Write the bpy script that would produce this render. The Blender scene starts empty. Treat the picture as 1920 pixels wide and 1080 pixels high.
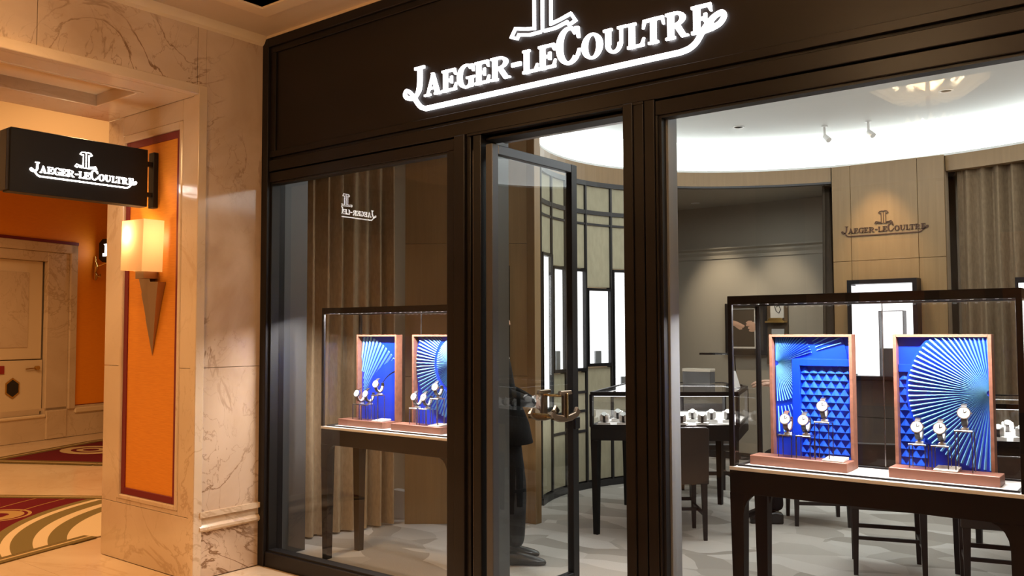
import bpy, bmesh, math, random
from mathutils import Vector, Matrix
random.seed(7)
PI = math.pi
R_ = math.radians
sc = bpy.context.scene
C = sc.collection

# ------------------------------------------------------------------ camera
cd = bpy.data.cameras.new('camera'); cam = bpy.data.objects.new('camera', cd); C.objects.link(cam)
cd.sensor_fit = 'HORIZONTAL'; cd.sensor_width = 36.0; cd.lens = 1629.43 / 1920 * 36.0
cd.clip_start = .05; cd.clip_end = 100
_R = Vector((.78821071, .6153953, -.00353534)); _U = Vector((.03364902, -.03736078, .99873516)); _F = Vector((-.61448484, .78733271, .05015562))
cam.matrix_world = Matrix(((_R.x, _U.x, -_F.x, 4.80826523), (_R.y, _U.y, -_F.y, -3.50348912), (_R.z, _U.z, -_F.z, 1.5), (0, 0, 0, 1)))
sc.camera = cam

# ------------------------------------------------------------------ world, big lights, exposure
w = bpy.data.worlds.new('world'); sc.world = w; w.use_nodes = True
w.node_tree.nodes['Background'].inputs[0].default_value = (1, .62, .32, 1)
w.node_tree.nodes['Background'].inputs[1].default_value = .06
sc.view_settings.view_transform = 'Standard'; sc.view_settings.look = 'None'
sc.view_settings.gamma = 1; sc.view_settings.use_curve_mapping = False
sc.view_settings.exposure = 0.0
try:
    cy = sc.cycles
    cy.max_bounces = 8; cy.diffuse_bounces = 3; cy.glossy_bounces = 4; cy.transmission_bounces = 4; cy.transparent_max_bounces = 24
    cy.sample_clamp_indirect = 4; cy.caustics_reflective = False; cy.caustics_refractive = False
    cy.use_denoising = True
except Exception:
    pass

def light(name, kind, loc, power, color, rot=(0, 0, 0), size=(1, 1), spot=60, blend=.5, rad=.05):
    d = bpy.data.lights.new(name, kind); d.energy = power; d.color = color
    if kind == 'AREA':
        d.shape = 'RECTANGLE'; d.size = size[0]; d.size_y = size[1]
    else:
        d.shadow_soft_size = rad
    if kind == 'SPOT':
        d.spot_size = R_(spot); d.spot_blend = blend
    o = bpy.data.objects.new(name, d); C.objects.link(o); o.location = loc; o.rotation_euler = rot
    return o
WARM = (1, .60, .27)
NEUT = (.95, 1, .985)
# concourse ceiling downlights outside the shop, then unseen fill points
for x_, y_, e_ in ((.75, -1.7, 120), (.85, -3.4, 110), (2.3, -2.7, 80), (2.6, -4.6, 50), (5.2, -5.2, 45)):
    light('concourse_downlight', 'SPOT', (x_, y_, 3.42), e_, WARM, spot=140, blend=1, rad=.06)
light('fascia_fill', 'POINT', (4.9, -1.6, 3.56), 60, (1, .64, .36), rad=.05)  # unseen point light added for a warm sheen on the right fascia
light('marble_fill', 'POINT', (.95, -2.3, 2.95), 24, WARM, rad=.15)  # unseen point light added to brighten the upper marble
# hall beyond the marble opening
light('hall_light', 'AREA', (-3.6, -.6, 4.5), 185, WARM, size=(3, 3))
light('hall_light', 'AREA', (-3.2, -3.6, 4.4), 120, WARM, size=(2, 2))
# shop
light('shop_light', 'AREA', (2.7, 3.3, 3.42), 62, NEUT, size=(2.6, 2.0))

# ------------------------------------------------------------------ materials
def nt(m): return m.node_tree.nodes, m.node_tree.links
def mat(name, col, rough=.5, metal=0.0, emit=None, es=1.0, spec=.5, coat=0.0):
    m = bpy.data.materials.new(name); m.use_nodes = True
    b = m.node_tree.nodes['Principled BSDF']
    b.inputs['Base Color'].default_value = (*col, 1); b.inputs['Roughness'].default_value = rough
    b.inputs['Metallic'].default_value = metal; b.inputs['Specular IOR Level'].default_value = spec
    b.inputs['Coat Weight'].default_value = coat
    if emit:
        b.inputs['Emission Color'].default_value = (*emit, 1); b.inputs['Emission Strength'].default_value = es
    return m
def N(m, t, **kw):
    n = m.node_tree.nodes.new(t)
    for k, v in kw.items(): setattr(n, k, v)
    return n
def ramp(m, stops, interp='LINEAR'):
    r = N(m, 'ShaderNodeValToRGB'); e = r.color_ramp; e.interpolation = interp
    while len(e.elements) < len(stops): e.elements.new(.5)
    for x, (p, c) in zip(e.elements, stops): x.position = p; x.color = (*c, 1)
    return r
def mixc(m, f, a, b, bt='MIX'):
    x = N(m, 'ShaderNodeMix', data_type='RGBA', blend_type=bt); L = m.node_tree.links
    for i, v in ((0, f), (6, a), (7, b)):
        if isinstance(v, (int, float)): x.inputs[i].default_value = v
        elif isinstance(v, tuple): x.inputs[i].default_value = (*v, 1)
        else: L.new(v, x.inputs[i])
    return x.outputs[2]
def mth(m, op, a, b=None, clamp=False):
    x = N(m, 'ShaderNodeMath', operation=op, use_clamp=clamp); L = m.node_tree.links
    for i, v in ((0, a), (1, b)):
        if v is None: continue
        if isinstance(v, (int, float)): x.inputs[i].default_value = v
        else: L.new(v, x.inputs[i])
    return x.outputs[0]
def pos(m): return N(m, 'ShaderNodeNewGeometry').outputs['Position']
def mapped(m, src, scale=(1, 1, 1), rot=(0, 0, 0), loc=(0, 0, 0)):
    p = N(m, 'ShaderNodeMapping'); p.inputs['Scale'].default_value = scale; p.inputs['Rotation'].default_value = rot
    p.inputs['Location'].default_value = loc
    m.node_tree.links.new(src, p.inputs['Vector']); return p.outputs[0]
def noise(m, src, sc_=5, det=4, dist=0.0, rough=.5):
    n = N(m, 'ShaderNodeTexNoise'); n.inputs['Scale'].default_value = sc_; n.inputs['Detail'].default_value = det
    n.inputs['Distortion'].default_value = dist; n.inputs['Roughness'].default_value = rough
    m.node_tree.links.new(src, n.inputs['Vector']); return n.outputs['Fac']
def setb(m, sock, out): m.node_tree.links.new(out, m.node_tree.nodes['Principled BSDF'].inputs[sock])
def bump(m, h, s=.2, d=.01):
    b = N(m, 'ShaderNodeBump'); b.inputs['Strength'].default_value = s; b.inputs['Distance'].default_value = d
    m.node_tree.links.new(h, b.inputs['Height']); setb(m, 'Normal', b.outputs[0])

def marble(name, base, dark, vein, rough=.12, sc_=1.0, veins=1.0):
    m = mat(name, base, rough)
    p = pos(m)
    info = N(m, 'ShaderNodeObjectInfo')
    off = N(m, 'ShaderNodeVectorMath', operation='SCALE'); off.inputs[3].default_value = 0.0
    pm = mapped(m, p, (sc_, sc_, sc_), (.5, .3, .4))
    big = noise(m, pm, 1.3, 5, .8)
    r1 = ramp(m, [(.36, dark), (.62, base)]); m.node_tree.links.new(big, r1.inputs[0])
    wv = noise(m, pm, 1.15, 6, 1.6, .58)
    a = mth(m, 'ABSOLUTE', mth(m, 'SUBTRACT', wv, .5))
    r2 = ramp(m, [(0, (1, 1, 1)), (.006, (.75, .75, .75)), (.016, (0, 0, 0))]); m.node_tree.links.new(a, r2.inputs[0])
    wv2 = noise(m, mapped(m, p, (2.1 * sc_, 2.1 * sc_, 1.5 * sc_), (.2, .9, .1)), 1.9, 5, 1.2, .55)
    a2 = mth(m, 'ABSOLUTE', mth(m, 'SUBTRACT', wv2, .52))
    r3 = ramp(m, [(0, (.55, .55, .55)), (.012, (0, 0, 0))]); m.node_tree.links.new(a2, r3.inputs[0])
    gate = ramp(m, [(.42, (0, 0, 0)), (.6, (1, 1, 1))]); m.node_tree.links.new(noise(m, pm, .9, 2), gate.inputs[0])
    v = mth(m, 'MULTIPLY', mth(m, 'MULTIPLY', mth(m, 'MAXIMUM', r2.outputs[0], r3.outputs[0]), gate.outputs[0]), veins, True)
    setb(m, 'Base Color', mixc(m, v, r1.outputs[0], vein))
    return m
def wood(name, a, b, rough=.45, axis='z', sc_=1.0):
    m = mat(name, a, rough); p = pos(m)
    s = {'z': (22, 22, 1.2), 'x': (1.2, 22, 22), 'y': (22, 1.2, 22)}[axis]
    n = noise(m, mapped(m, p, tuple(q * sc_ for q in s)), 1.6, 6, .4)
    r = ramp(m, [(.3, b), (.7, a)]); m.node_tree.links.new(n, r.inputs[0]); setb(m, 'Base Color', r.outputs[0])
    return m
def fabric(name, a, b, rough=.85, sc_=60):
    m = mat(name, a, rough, spec=.15); p = pos(m)
    n = noise(m, mapped(m, p, (1, 1, .35)), sc_, 3); r = ramp(m, [(.35, b), (.65, a)])
    m.node_tree.links.new(n, r.inputs[0]); setb(m, 'Base Color', r.outputs[0]); bump(m, n, .15, .003)
    return m

M = {}
M['marble'] = marble('marble_cream', (.66, .50, .36), (.50, .35, .23), (.26, .15, .08), .10, 1.15, 1.15)
M['marble_pale'] = marble('marble_pale', (.68, .53, .37), (.58, .43, .28), (.36, .22, .11), .14, .8, .5)
M['marble_floor'] = marble('marble_floor', (.72, .56, .39), (.62, .45, .29), (.45, .29, .15), .16, .7, .35)
M['plaster'] = mat('plaster', (.66, .52, .36), .6)
M['hallcream'] = mat('hall_cream_paint', (.60, .45, .28), .6)
M['cream'] = mat('cream_paint', (.74, .58, .38), .55)
def silk(name, a, b):
    m = mat(name, a, .55, spec=.3); p = pos(m)
    n = noise(m, mapped(m, p, (6, 6, 160)), 2, 3); r = ramp(m, [(.35, b), (.65, a)]); m.node_tree.links.new(n, r.inputs[0]); setb(m, 'Base Color', r.outputs[0]); return m
M['silk'] = silk('orange_silk', (.74, .27, .025), (.66, .22, .018))
M['orange'] = silk('orange_wall', (.92, .31, .014), (.86, .27, .012))
M['burgundy'] = mat('burgundy_lacquer', (.16, .008, .012), .4)
def bronze():
    m = mat('dark_bronze', (.016, .0115, .010), .38, .05, spec=.27); p = pos(m)
    n = noise(m, mapped(m, p, (.5, 2, 2)), 2, 3, .3); r = ramp(m, [(.35, (.0085, .0070, .0070)), (.7, (.0125, .0100, .0098))])
    m.node_tree.links.new(n, r.inputs[0]); setb(m, 'Base Color', r.outputs[0]); return m
M['bronze'] = bronze()
M['groove'] = mat('shadow_gap', (.012, .008, .007), .6)
M['gasket'] = mat('black_gasket', (.006, .006, .007), .5)
M['grey_metal'] = mat('grey_aluminium', (.095, .097, .098), .42, .4)
M['pale_metal'] = mat('pale_aluminium', (.50, .52, .55), .35, .2)
M['grey_mid'] = mat('mid_grey_metal', (.22, .23, .235), .45, .2)
M['steel'] = mat('steel', (.42, .42, .42), .25, 1)
M['leaf_metal'] = mat('door_leaf_metal', (.085, .09, .10), .38, .5)
M['gold'] = mat('gold_handle', (.50, .34, .15), .25, 1)
M['bronze_handle'] = mat('bronze_handle', (.27, .20, .14), .3, 1)
M['black'] = mat('black_lacquer', (.005, .0045, .0045), .45, spec=.3)
M['blackm'] = mat('black_metal', (.007, .0065, .007), .4, .1, spec=.35)
M['darkwood'] = wood('dark_stained_wood', (.016, .010, .008), (.011, .007, .006), .45)
M['white'] = mat('white_lacquer', (.85, .84, .82), .35)
M['whitefab'] = mat('white_leather', (.82, .81, .79), .55)
M['walnut'] = wood('walnut', (.30, .13, .085), (.20, .085, .055), .4, 'x')
M['oak'] = wood('oak_veneer', (.28, .172, .072), (.24, .145, .060), .42)
M['panel'] = fabric('beige_leather', (.42, .385, .27), (.38, .35, .245), .6, 30)
M['mullion'] = mat('dark_mullion', (.035, .033, .034), .4, .3)
M['curtain'] = fabric('taupe_curtain', (.27, .195, .120), (.22, .155, .095))
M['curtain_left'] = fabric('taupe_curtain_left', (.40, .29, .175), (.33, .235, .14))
M['darkcurtain'] = fabric('dark_curtain', (.09, .07, .05), (.07, .055, .04))
M['grey_wall'] = mat('grey_wall', (.40, .355, .285), .7)
M['ceilw'] = mat('white_ceiling', (.86, .88, .87), .6)
M['blue'] = mat('blue_lacquer', (.004, .045, .70), .32, spec=.6)
M['blue_highlight'] = mat('blue_highlight_lacquer', (.24, .62, .95), .25, spec=.8)  # LED highlights on the rays painted in as a lighter blue
M['blue_mid'] = mat('blue_pyramid_lacquer', (.006, .09, .78), .55, spec=.3)
M['glowsign'] = mat('lit_letter', (.9, .9, .9), .4, emit=(.97, .96, 1), es=4.2)
M['glowsign_small'] = mat('lit_letter_small', (.9, .9, .9), .4, emit=(1, .93, .86), es=13)
M['bronze_letter'] = mat('bronze_letter', (.085, .042, .026), .4, .6)
M['cove'] = mat('cove_light', (.9, .9, .9), .5, emit=(.93, 1, .985), es=2.7)
M['lightbox'] = mat('light_box', (.85, .85, .85), .5, emit=(.97, .98, 1), es=1.5)
M['led'] = mat('led', (.9, .9, .9), .5, emit=(1, .97, .93), es=5)
M['led_dim'] = mat('led_dim', (.9, .9, .9), .5, emit=(1, .97, .93), es=1.6)
M['lamp'] = mat('lamp_glass', (.9, .7, .4), .4, emit=(1, .66, .24), es=1.5)
M['bulb'] = mat('bulb', (.9, .7, .4), .4, emit=(1, .76, .45), es=90)
M['sconce_metal'] = mat('brushed_nickel', (.42, .33, .25), .34, 1)
M['silver'] = mat('silver', (.75, .75, .75), .18, 1)
M['dial'] = mat('watch_dial', (.9, .89, .87), .25, spec=.7)
M['strap'] = mat('black_strap', (.02, .016, .015), .5)
M['strapbrown'] = mat('brown_strap', (.09, .03, .018), .5)
M['suit'] = fabric('black_suit', (.012, .012, .014), (.008, .008, .009), .8, 90)
M['skin'] = mat('skin', (.56, .34, .24), .5)
M['hair'] = mat('black_hair', (.010, .008, .007), .45)
M['shoe'] = mat('black_leather', (.012, .011, .011), .25)
M['leather'] = mat('dark_brown_leather', (.024, .016, .012), .5)
M['photo_dark'] = mat('photo_dark', (.055, .045, .035), .4)
M['paper'] = mat('white_paper', (.72, .69, .63), .6)
M['frameblack'] = mat('black_frame', (.016, .013, .012), .4)
M['brownboard'] = mat('brown_board', (.13, .085, .045), .5)
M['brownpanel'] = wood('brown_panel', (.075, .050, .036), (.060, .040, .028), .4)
M['brass'] = mat('brass', (.62, .40, .12), .25, 1)
M['red'] = mat('red_plate', (.30, .02, .02), .4)
M['shirt'] = mat('white_shirt', (.8, .8, .8), .7)

def glass_mat(name, ior=1.62, tint=(1, 1, 1)):
    m = bpy.data.materials.new(name); m.use_nodes = True; n, l = nt(m); n.clear()
    out = n.new('ShaderNodeOutputMaterial'); t = n.new('ShaderNodeBsdfTransparent'); g = n.new('ShaderNodeBsdfGlossy')
    t.inputs[0].default_value = (*tint, 1); g.inputs['Roughness'].default_value = 0.0; g.inputs[0].default_value = (1, 1, 1, 1)
    f = n.new('ShaderNodeFresnel'); f.inputs[0].default_value = ior; ge = n.new('ShaderNodeNewGeometry')
    inv = mth(m, 'SUBTRACT', 1.0, ge.outputs['Backfacing']); k = mth(m, 'MULTIPLY', f.outputs[0], inv)
    mx = n.new('ShaderNodeMixShader'); l.new(k, mx.inputs[0]); l.new(t.outputs[0], mx.inputs[1]); l.new(g.outputs[0], mx.inputs[2]); l.new(mx.outputs[0], out.inputs[0])
    return m
M['glass'] = glass_mat('window_glass', 1.46, (.985, .985, .98))
M['caseglass'] = glass_mat('case_glass', 1.42, (.985, .985, .985))
M['doorglass'] = glass_mat('door_glass', 1.48, (.97, .985, .98))

def carpet_mat():
    m = mat('grey_carpet', (.45, .42, .38), .95, spec=.1); p = pos(m)
    v = N(m, 'ShaderNodeTexVoronoi', feature='F1'); v.inputs['Scale'].default_value = 1.0
    wn = N(m, 'ShaderNodeTexNoise'); wn.inputs['Scale'].default_value = 1.4; m.node_tree.links.new(p, wn.inputs['Vector'])
    ad = N(m, 'ShaderNodeVectorMath', operation='ADD'); m.node_tree.links.new(mapped(m, p, (2.6, 4.2, 1), (0, 0, .5)), ad.inputs[0]); m.node_tree.links.new(wn.outputs['Color'], ad.inputs[1])
    m.node_tree.links.new(ad.outputs[0], v.inputs['Vector'])
    r = ramp(m, [(.1, (.41, .38, .335)), (.5, (.54, .51, .46)), (.9, (.68, .655, .61))])
    m.node_tree.links.new(mth(m, 'MULTIPLY', N(m, 'ShaderNodeSeparateColor').outputs[0], 1.0), r.inputs[0])
    sep = [x for x in m.node_tree.nodes if x.bl_idname == 'ShaderNodeSeparateColor'][0]; m.node_tree.links.new(v.outputs['Color'], sep.inputs[0])
    f = noise(m, p, 130, 2); setb(m, 'Base Color', mixc(m, .16, r.outputs[0], f, 'MULTIPLY')); bump(m, f, .3, .006)
    return m
M['carpet'] = carpet_mat()

# ------------------------------------------------------------------ mesh building
class MB:
    def __init__(s): s.v = []; s.f = []
    def add(s, v, f):
        k = len(s.v); s.v += [tuple(q) for q in v]; s.f += [tuple(i + k for i in q) for q in f]; return s
    def box(s, x0, x1, y0, y1, z0, z1):
        return s.add([(x, y, z) for x in (x0, x1) for y in (y0, y1) for z in (z0, z1)],
                     [(0, 1, 3, 2), (4, 6, 7, 5), (0, 4, 5, 1), (2, 3, 7, 6), (0, 2, 6, 4), (1, 5, 7, 3)])
    def taper(s, c0, a0, b0, c1, a1, b1):      # frustum between two axis aligned rectangles
        v = [(c[0] + i * a, c[1] + j * b, c[2]) for c, a, b in ((c0, a0, b0), (c1, a1, b1)) for i, j in ((-1, -1), (1, -1), (1, 1), (-1, 1))]
        return s.add(v, [(3, 2, 1, 0), (4, 5, 6, 7)] + [(i, (i + 1) % 4, (i + 1) % 4 + 4, i + 4) for i in range(4)])
    def ext(s, poly, fn, d0, d1):              # extrude a 2D outline; fn(u, v, w) -> xyz
        n = len(poly)
        return s.add([fn(u, v, d0) for u, v in poly] + [fn(u, v, d1) for u, v in poly],
                     [tuple(range(n))[::-1], tuple(range(n, 2 * n))] + [(i, (i + 1) % n, (i + 1) % n + n, i + n) for i in range(n)])
    def prism(s, poly, z0, z1): return s.ext(poly, lambda u, v, w_: (u, v, w_), z0, z1)
    def tube(s, pts, r, n=8, closed=False):
        pts = [Vector(p) for p in pts]; k = len(pts); rr = r if isinstance(r, (list, tuple)) else [r] * k; ring = []
        prev = None
        for i, p in enumerate(pts):
            a = pts[(i - 1) % k] if (closed or i > 0) else p; b = pts[(i + 1) % k] if (closed or i < k - 1) else p
            t = (b - a).normalized(); up = prev if prev else (Vector((0, 0, 1)) if abs(t.z) < .9 else Vector((1, 0, 0)))
            x = t.cross(up)
            if x.length < 1e-5: x = t.cross(Vector((0, 1, 0)))
            x.normalize(); y = x.cross(t).normalized(); prev = y
            ring.append([p + (x * math.cos(2 * PI * j / n) + y * math.sin(2 * PI * j / n)) * rr[i] for j in range(n)])
        v = [q for r_ in ring for q in r_]; f = []
        for i in range(k if closed else k - 1):
            for j in range(n):
                a = i * n; b = ((i + 1) % k) * n; f.append((a + j, a + (j + 1) % n, b + (j + 1) % n, b + j))
        if not closed: f += [tuple(range(n))[::-1], tuple(range((k - 1) * n, k * n))]
        return s.add(v, f)
    def lathe(s, prof, c=(0, 0, 0), n=20, axis='z'):
        v = []; f = []
        for r, z in prof:
            for j in range(n):
                a = 2 * PI * j / n; x, y = r * math.cos(a), r * math.sin(a)
                q = (x, y, z) if axis == 'z' else ((x, z, y) if axis == 'y' else (z, x, y))
                v.append((c[0] + q[0], c[1] + q[1], c[2] + q[2]))
        for i in range(len(prof) - 1):
            for j in range(n): f.append((i * n + j, i * n + (j + 1) % n, (i + 1) * n + (j + 1) % n, (i + 1) * n + j))
        f.append(tuple(range(n))[::-1]); f.append(tuple(range((len(prof) - 1) * n, len(prof) * n)))
        return s.add(v, f)
    def build(s, name, m, parent=None, bevel=0, smooth=False, loc=None):
        me = bpy.data.meshes.new(name); me.from_pydata(s.v, [], s.f); 
        b = bmesh.new(); b.from_mesh(me); bmesh.ops.recalc_face_normals(b, faces=b.faces); b.to_mesh(me); b.free()
        me.materials.append(m)
        if smooth:
            me.polygons.foreach_set('use_smooth', [True] * len(me.polygons))
            try: me.set_sharp_from_angle(angle=R_(40))
            except Exception: pass
        o = bpy.data.objects.new(name, me); C.objects.link(o); o.parent = parent
        if loc: o.location = loc
        if bevel:
            bv = o.modifiers.new('edge', 'BEVEL'); bv.width = bevel; bv.segments = 1; bv.limit_method = 'ANGLE'
        return o
def box(name, m, parent, x0, x1, y0, y1, z0, z1, bevel=0): return MB().box(x0, x1, y0, y1, z0, z1).build(name, m, parent, bevel)
def tag(o, label=None, cat=None, group=None, kind=None):
    if label: o['label'] = label
    if cat: o['category'] = cat
    if group: o['group'] = group
    if kind: o['kind'] = kind
    return o
def thing(name, label, cat, loc=(0, 0, 0), rz=0, group=None):
    o = bpy.data.objects.new(name, None); C.objects.link(o); o.location = loc; o.rotation_euler = (0, 0, rz); o.empty_display_size = .1
    return tag(o, label, cat, group)
def struct(name, label=None):
    o = bpy.data.objects.new(name, None); C.objects.link(o); o.empty_display_size = .1
    return tag(o, label, None, None, 'structure')
def kids(o): return [x for x in bpy.data.objects if x.parent == o]
def dup(o, loc=None, rz=None, label=None, group=None, parent=None, mats=None):
    def cp(src, par):
        c = src.copy(); C.objects.link(c); c.parent = par
        if mats and src.type == 'MESH' and mats.get(src.name.split('.')[0]):
            c.data = src.data; c.material_slots[0].link = 'OBJECT'; c.material_slots[0].material = mats[src.name.split('.')[0]]
        for k in tree.get(src.name, []): cp(k, c)
        return c
    tree = {}
    for x in bpy.data.objects:
        if x.parent: tree.setdefault(x.parent.name, []).append(x)
    c = cp(o, parent)
    if loc is not None: c.location = loc
    if rz is not None: c.rotation_euler = (0, 0, rz)
    tag(c, label, None, group)
    return c

EX, EY, RX, RY = 2.72, 3.32, 2.53, 2.03           # plan of the oval sales room
def el(th, o=0.0): t = R_(th); return (EX + (RX + o) * math.cos(t), EY + (RY + o) * math.sin(t))
def curved(mb, t0, t1, o0, o1, z0, z1, n=3):
    a = [t0 + (t1 - t0) * i / n for i in range(n + 1)]
    mb.prism([el(t, o0) for t in a] + [el(t, o1) for t in a[::-1]], z0, z1); return mb
ROOM_Z = 3.13; CEIL = 3.45; OUT_Z = 3.46

# ------------------------------------------------------------------ SETTING: floors
fl = struct('floor', 'polished cream marble floor of the concourse')
box('floor_base', M['marble_floor'], fl, -9.5, 7.2, -9, 5.2, -.12, -.004)
tb = {}
for i in range(-5, 6):
    for j in range(-5, 1):
        x0, y0 = i * .9 + .02, j * .9 - .02
        y1 = min(y0 + .898, -.03 if x0 >= -.3 else 9)
        if y1 - y0 < .1: continue
        if x0 < -.05 and x0 + .9 > -1.15 and y0 + .9 > -.5: y1 = min(y1, -.505)
        if y1 - y0 < .1: continue
        o = box('marble_tile', M['marble_floor'], fl, x0, x0 + .898, y0, y1, -.02, 0)
cf = tag(MB().prism([(-.62, .02), (6.4, .02), (6.4, 7.2), (-.62, 7.2)], -.03, 0.0).build('floor_carpet', M['carpet']), 'pale grey fitted carpet with a broken patch pattern inside the shop', kind='structure')

M['damper'] = fabric('damper_dark', (.085, .028, .024), (.065, .020, .018), .95, 40)
box('floor_damper', M['damper'], fl, .95, 6.9, -6.4, -.95, .0, .006)  # unseen dark sheet added to cut floor bounce and window reflections
# rugs set into the hall floor (burgundy with gold and olive bands)
def rug_mat():
    m = mat('rug_pattern', (.13, .01, .015), .95, spec=.1); p = pos(m); n_, l_ = nt(m)
    def circ(cx, cy_):
        s = N(m, 'ShaderNodeVectorMath', operation='DISTANCE'); l_.new(p, s.inputs[0]); s.inputs[1].default_value = (cx, cy_, .006); return s.outputs['Value']
    d = circ(-.95, 1.17)
    B, G, O, K = (.135, .010, .016), (.36, .20, .055), (.20, .145, .055), (.70, .53, .33)
    st = [(0, K), (1.78, O), (1.90, K), (2.00, O), (2.13, K), (2.20, O), (2.27, B), (2.47, G), (2.50, B), (2.74, G), (2.765, B)]
    r = ramp(m, [(x / 4, c) for x, c in st], 'CONSTANT'); l_.new(mth(m, 'DIVIDE', d, 4.0, True), r.inputs[0])
    d2 = circ(-2.98, -.43)
    r2 = ramp(m, [(0, (0, 0, 0)), (.10, (1, 1, 1)), (.21, (0, 0, 0)), (.235, (1, 1, 1)), (.262, (0, 0, 0))], 'CONSTANT'); l_.new(d2, r2.inputs[0])
    c = mixc(m, r2.outputs[0], r.outputs[0], (.42, .25, .09))
    f = noise(m, p, 160, 2); setb(m, 'Base Color', mixc(m, .25, c, f, 'MULTIPLY')); bump(m, f, .2, .005)
    return m
M['rug'] = rug_mat(); M['olive'] = fabric('olive_band', (.17, .115, .04), (.13, .088, .03), .95); M['bluff'] = fabric('cream_band', (.52, .37, .19), (.46, .32, .16), .95)
M['burg'] = fabric('burgundy_pile', (.13, .010, .016), (.10, .007, .012), .95)
def band(poly_line, w0, w1, z):                # strip along a polyline, offset sideways between w0 and w1
    mb = MB(); P = [Vector(q) for q in poly_line]
    for a, b in zip(P, P[1:]):
        t = (b - a).normalized(); n = Vector((-t.y, t.x))
        mb.prism([tuple(a + n * w0), tuple(b + n * w0), tuple(b + n * w1), tuple(a + n * w1)], 0.0005, z)
    return mb
rug = thing('rug', 'burgundy hall rug with curved olive and cream end bands, nearer the shop', 'rug', (0, 0, 0))
RP = [(-6.2, -1.75), (-3.82, -.10), (-2.2, .98), (-1.55, .10), (-1.60, -.36), (-1.40, -1.0), (-1.15, -1.8), (-3.0, -2.2)]
MB().prism(RP, .0005, .006).build('pile', M['rug'], rug)
for w0, w1, mm in ((.0, .05, 'olive'), (.05, .075, 'bluff'), (.075, .13, 'olive')):
    band([(-6.2, -1.69), (-3.84, -.06), (-2.2, 1.03)], w0 * -1 + .1, w1 * -1 + .1, .008).build('border_band', M[mm], rug)
    band([(-1.62, -.30), (-1.41, -1.0), (-1.15, -1.8)], w0 - .08, w1 - .08, .008).build('border_band', M[mm], rug)
rug2 = thing('rug', 'burgundy wedge-shaped hall rug far off by the orange wall', 'rug', (0, 0, 0))
RQ = [(-6.35, .95), (-7.12, 2.50), (-7.4, 3.4), (-4.3, 2.15), (-5.18, 1.56)]
MB().prism(RQ, .0005, .006).build('pile', M['burg'], rug2)
for w0, w1, mm in ((-.02, .07, 'olive'), (.07, .11, 'bluff'), (.11, .18, 'olive')):
    band([(-4.3, 2.15), (-5.18, 1.56), (-6.35, .95)][::-1], -w1, -w0, .008).build('border_band', M[mm], rug2)
    band([(-6.35, .95), (-7.12, 2.50), (-7.4, 3.4)], w0, w1, .008).build('border_band', M[mm], rug2)
for rr, mm in ((.34, 'bluff'), (.22, 'burg'), (.16, 'bluff'), (.09, 'burg')):
    MB().prism([(-6.35 + rr * 1.3 * math.cos(a * PI / 14), 2.02 + rr * math.sin(a * PI / 14)) for a in range(28)], .0005, .0095 - rr * .004).build('medallion_ring', M[mm], rug2)

# ------------------------------------------------------------------ SETTING: marble wall with the opening to the hall (plane x = 0)
wl = struct('wall_left', 'polished cream marble wall with grey veins beside the shopfront')
g = .0015
# core keeps light out, panels lie on it
box('wall_core', M['plaster'], wl, -.95, -.03, -.40, -.005, 0, 3.46)
for z0, z1 in ((0, .372), (.372, 1.283), (1.283, 3.46)):
    box('marble_panel', M['marble'], wl, -.03, 0, -.445, -.001, z0 + g, z1 - g, .001)
for y0, y1 in ((-1.46, -.507), (-2.42, -1.46), (-3.38, -2.42), (-4.5, -3.38)):
    box('marble_panel', M['marble'], wl, -.03, 0, y0 + g, y1 - g, 3.034 + g, 3.46, .001)
box('marble_panel', M['marble'], wl, -.03, 0, -.507 + g, -.445 - g, 3.034 + g, 3.46, .001)
# far side of the opening, mostly behind the camera's left edge
box('marble_panel', M['marble'], wl, -1.1, 0, -7.5, -4.0, 0, 3.46)
# architrave round the opening
box('architrave', M['marble_pale'], wl, -.04, .018, -.505, -.445, 0, 3.034, .004)
box('architrave', M['marble_pale'], wl, -.04, .018, -4.0, -.505, 2.974, 3.034, .004)
# dado rail on the pilaster
dr = MB()
prof = [(0, .405), (.024, .405), (.024, .372), (.006, .366), (.006, .330), (.014, .325), (.024, .312), (.024, .296), (.012, .283), (0, .280)]
dr.ext([(a, b) for a, b in prof], lambda u, v, w_: (u, w_, v), -.460, .000); dr.build('dado_rail', M['marble_pale'], wl, smooth=False)
# jamb facing the concourse (plane y = -0.5)
for x0, x1, z0, z1 in ((-1.1, -.04, 0, .372), (-1.1, -.90, .372, 1.28), (-1.1, -.90, 1.28, 2.974), (-.165, -.04, .372, 1.28), (-.165, -.04, 1.28, 2.974), (-.90, -.165, 2.84, 2.974), (-.90, -.165, .372, .40)):
    box('marble_panel', M['marble_pale'], wl, x0 + g, x1 - g, -.50, -.46, z0 + g, z1 - g, .001)
box('jamb_core', M['plaster'], wl, -1.095, -.04, -.46, -.39, 0, 3.4)
box('jamb_return', M['marble_pale'], wl, -1.1, -.95, -.5 + .04, 4.9, 0, 3.4)
# moulded marble frame, burgundy border and orange silk panel
for x0, x1, z0, z1 in ((-.90, -.868, .40, 2.84), (-.197, -.165, .40, 2.84), (-.868, -.197, 2.79, 2.84), (-.868, -.197, .40, .43)):
    box('frame_moulding', M['marble_pale'], wl, x0, x1, -.507, -.455, z0, z1, .006)
for x0, x1, z0, z1 in ((-.868, -.822, .43, 2.79), (-.243, -.197, .43, 2.79), (-.822, -.243, 2.742, 2.79), (-.822, -.243, .43, .475)):
    box('panel_border', M['burgundy'], wl, x0, x1, -.49, -.455, z0, z1, .002)
box('silk_panel', M['silk'], wl, -.822, -.243, -.482, -.455, .475, 2.742)
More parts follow.
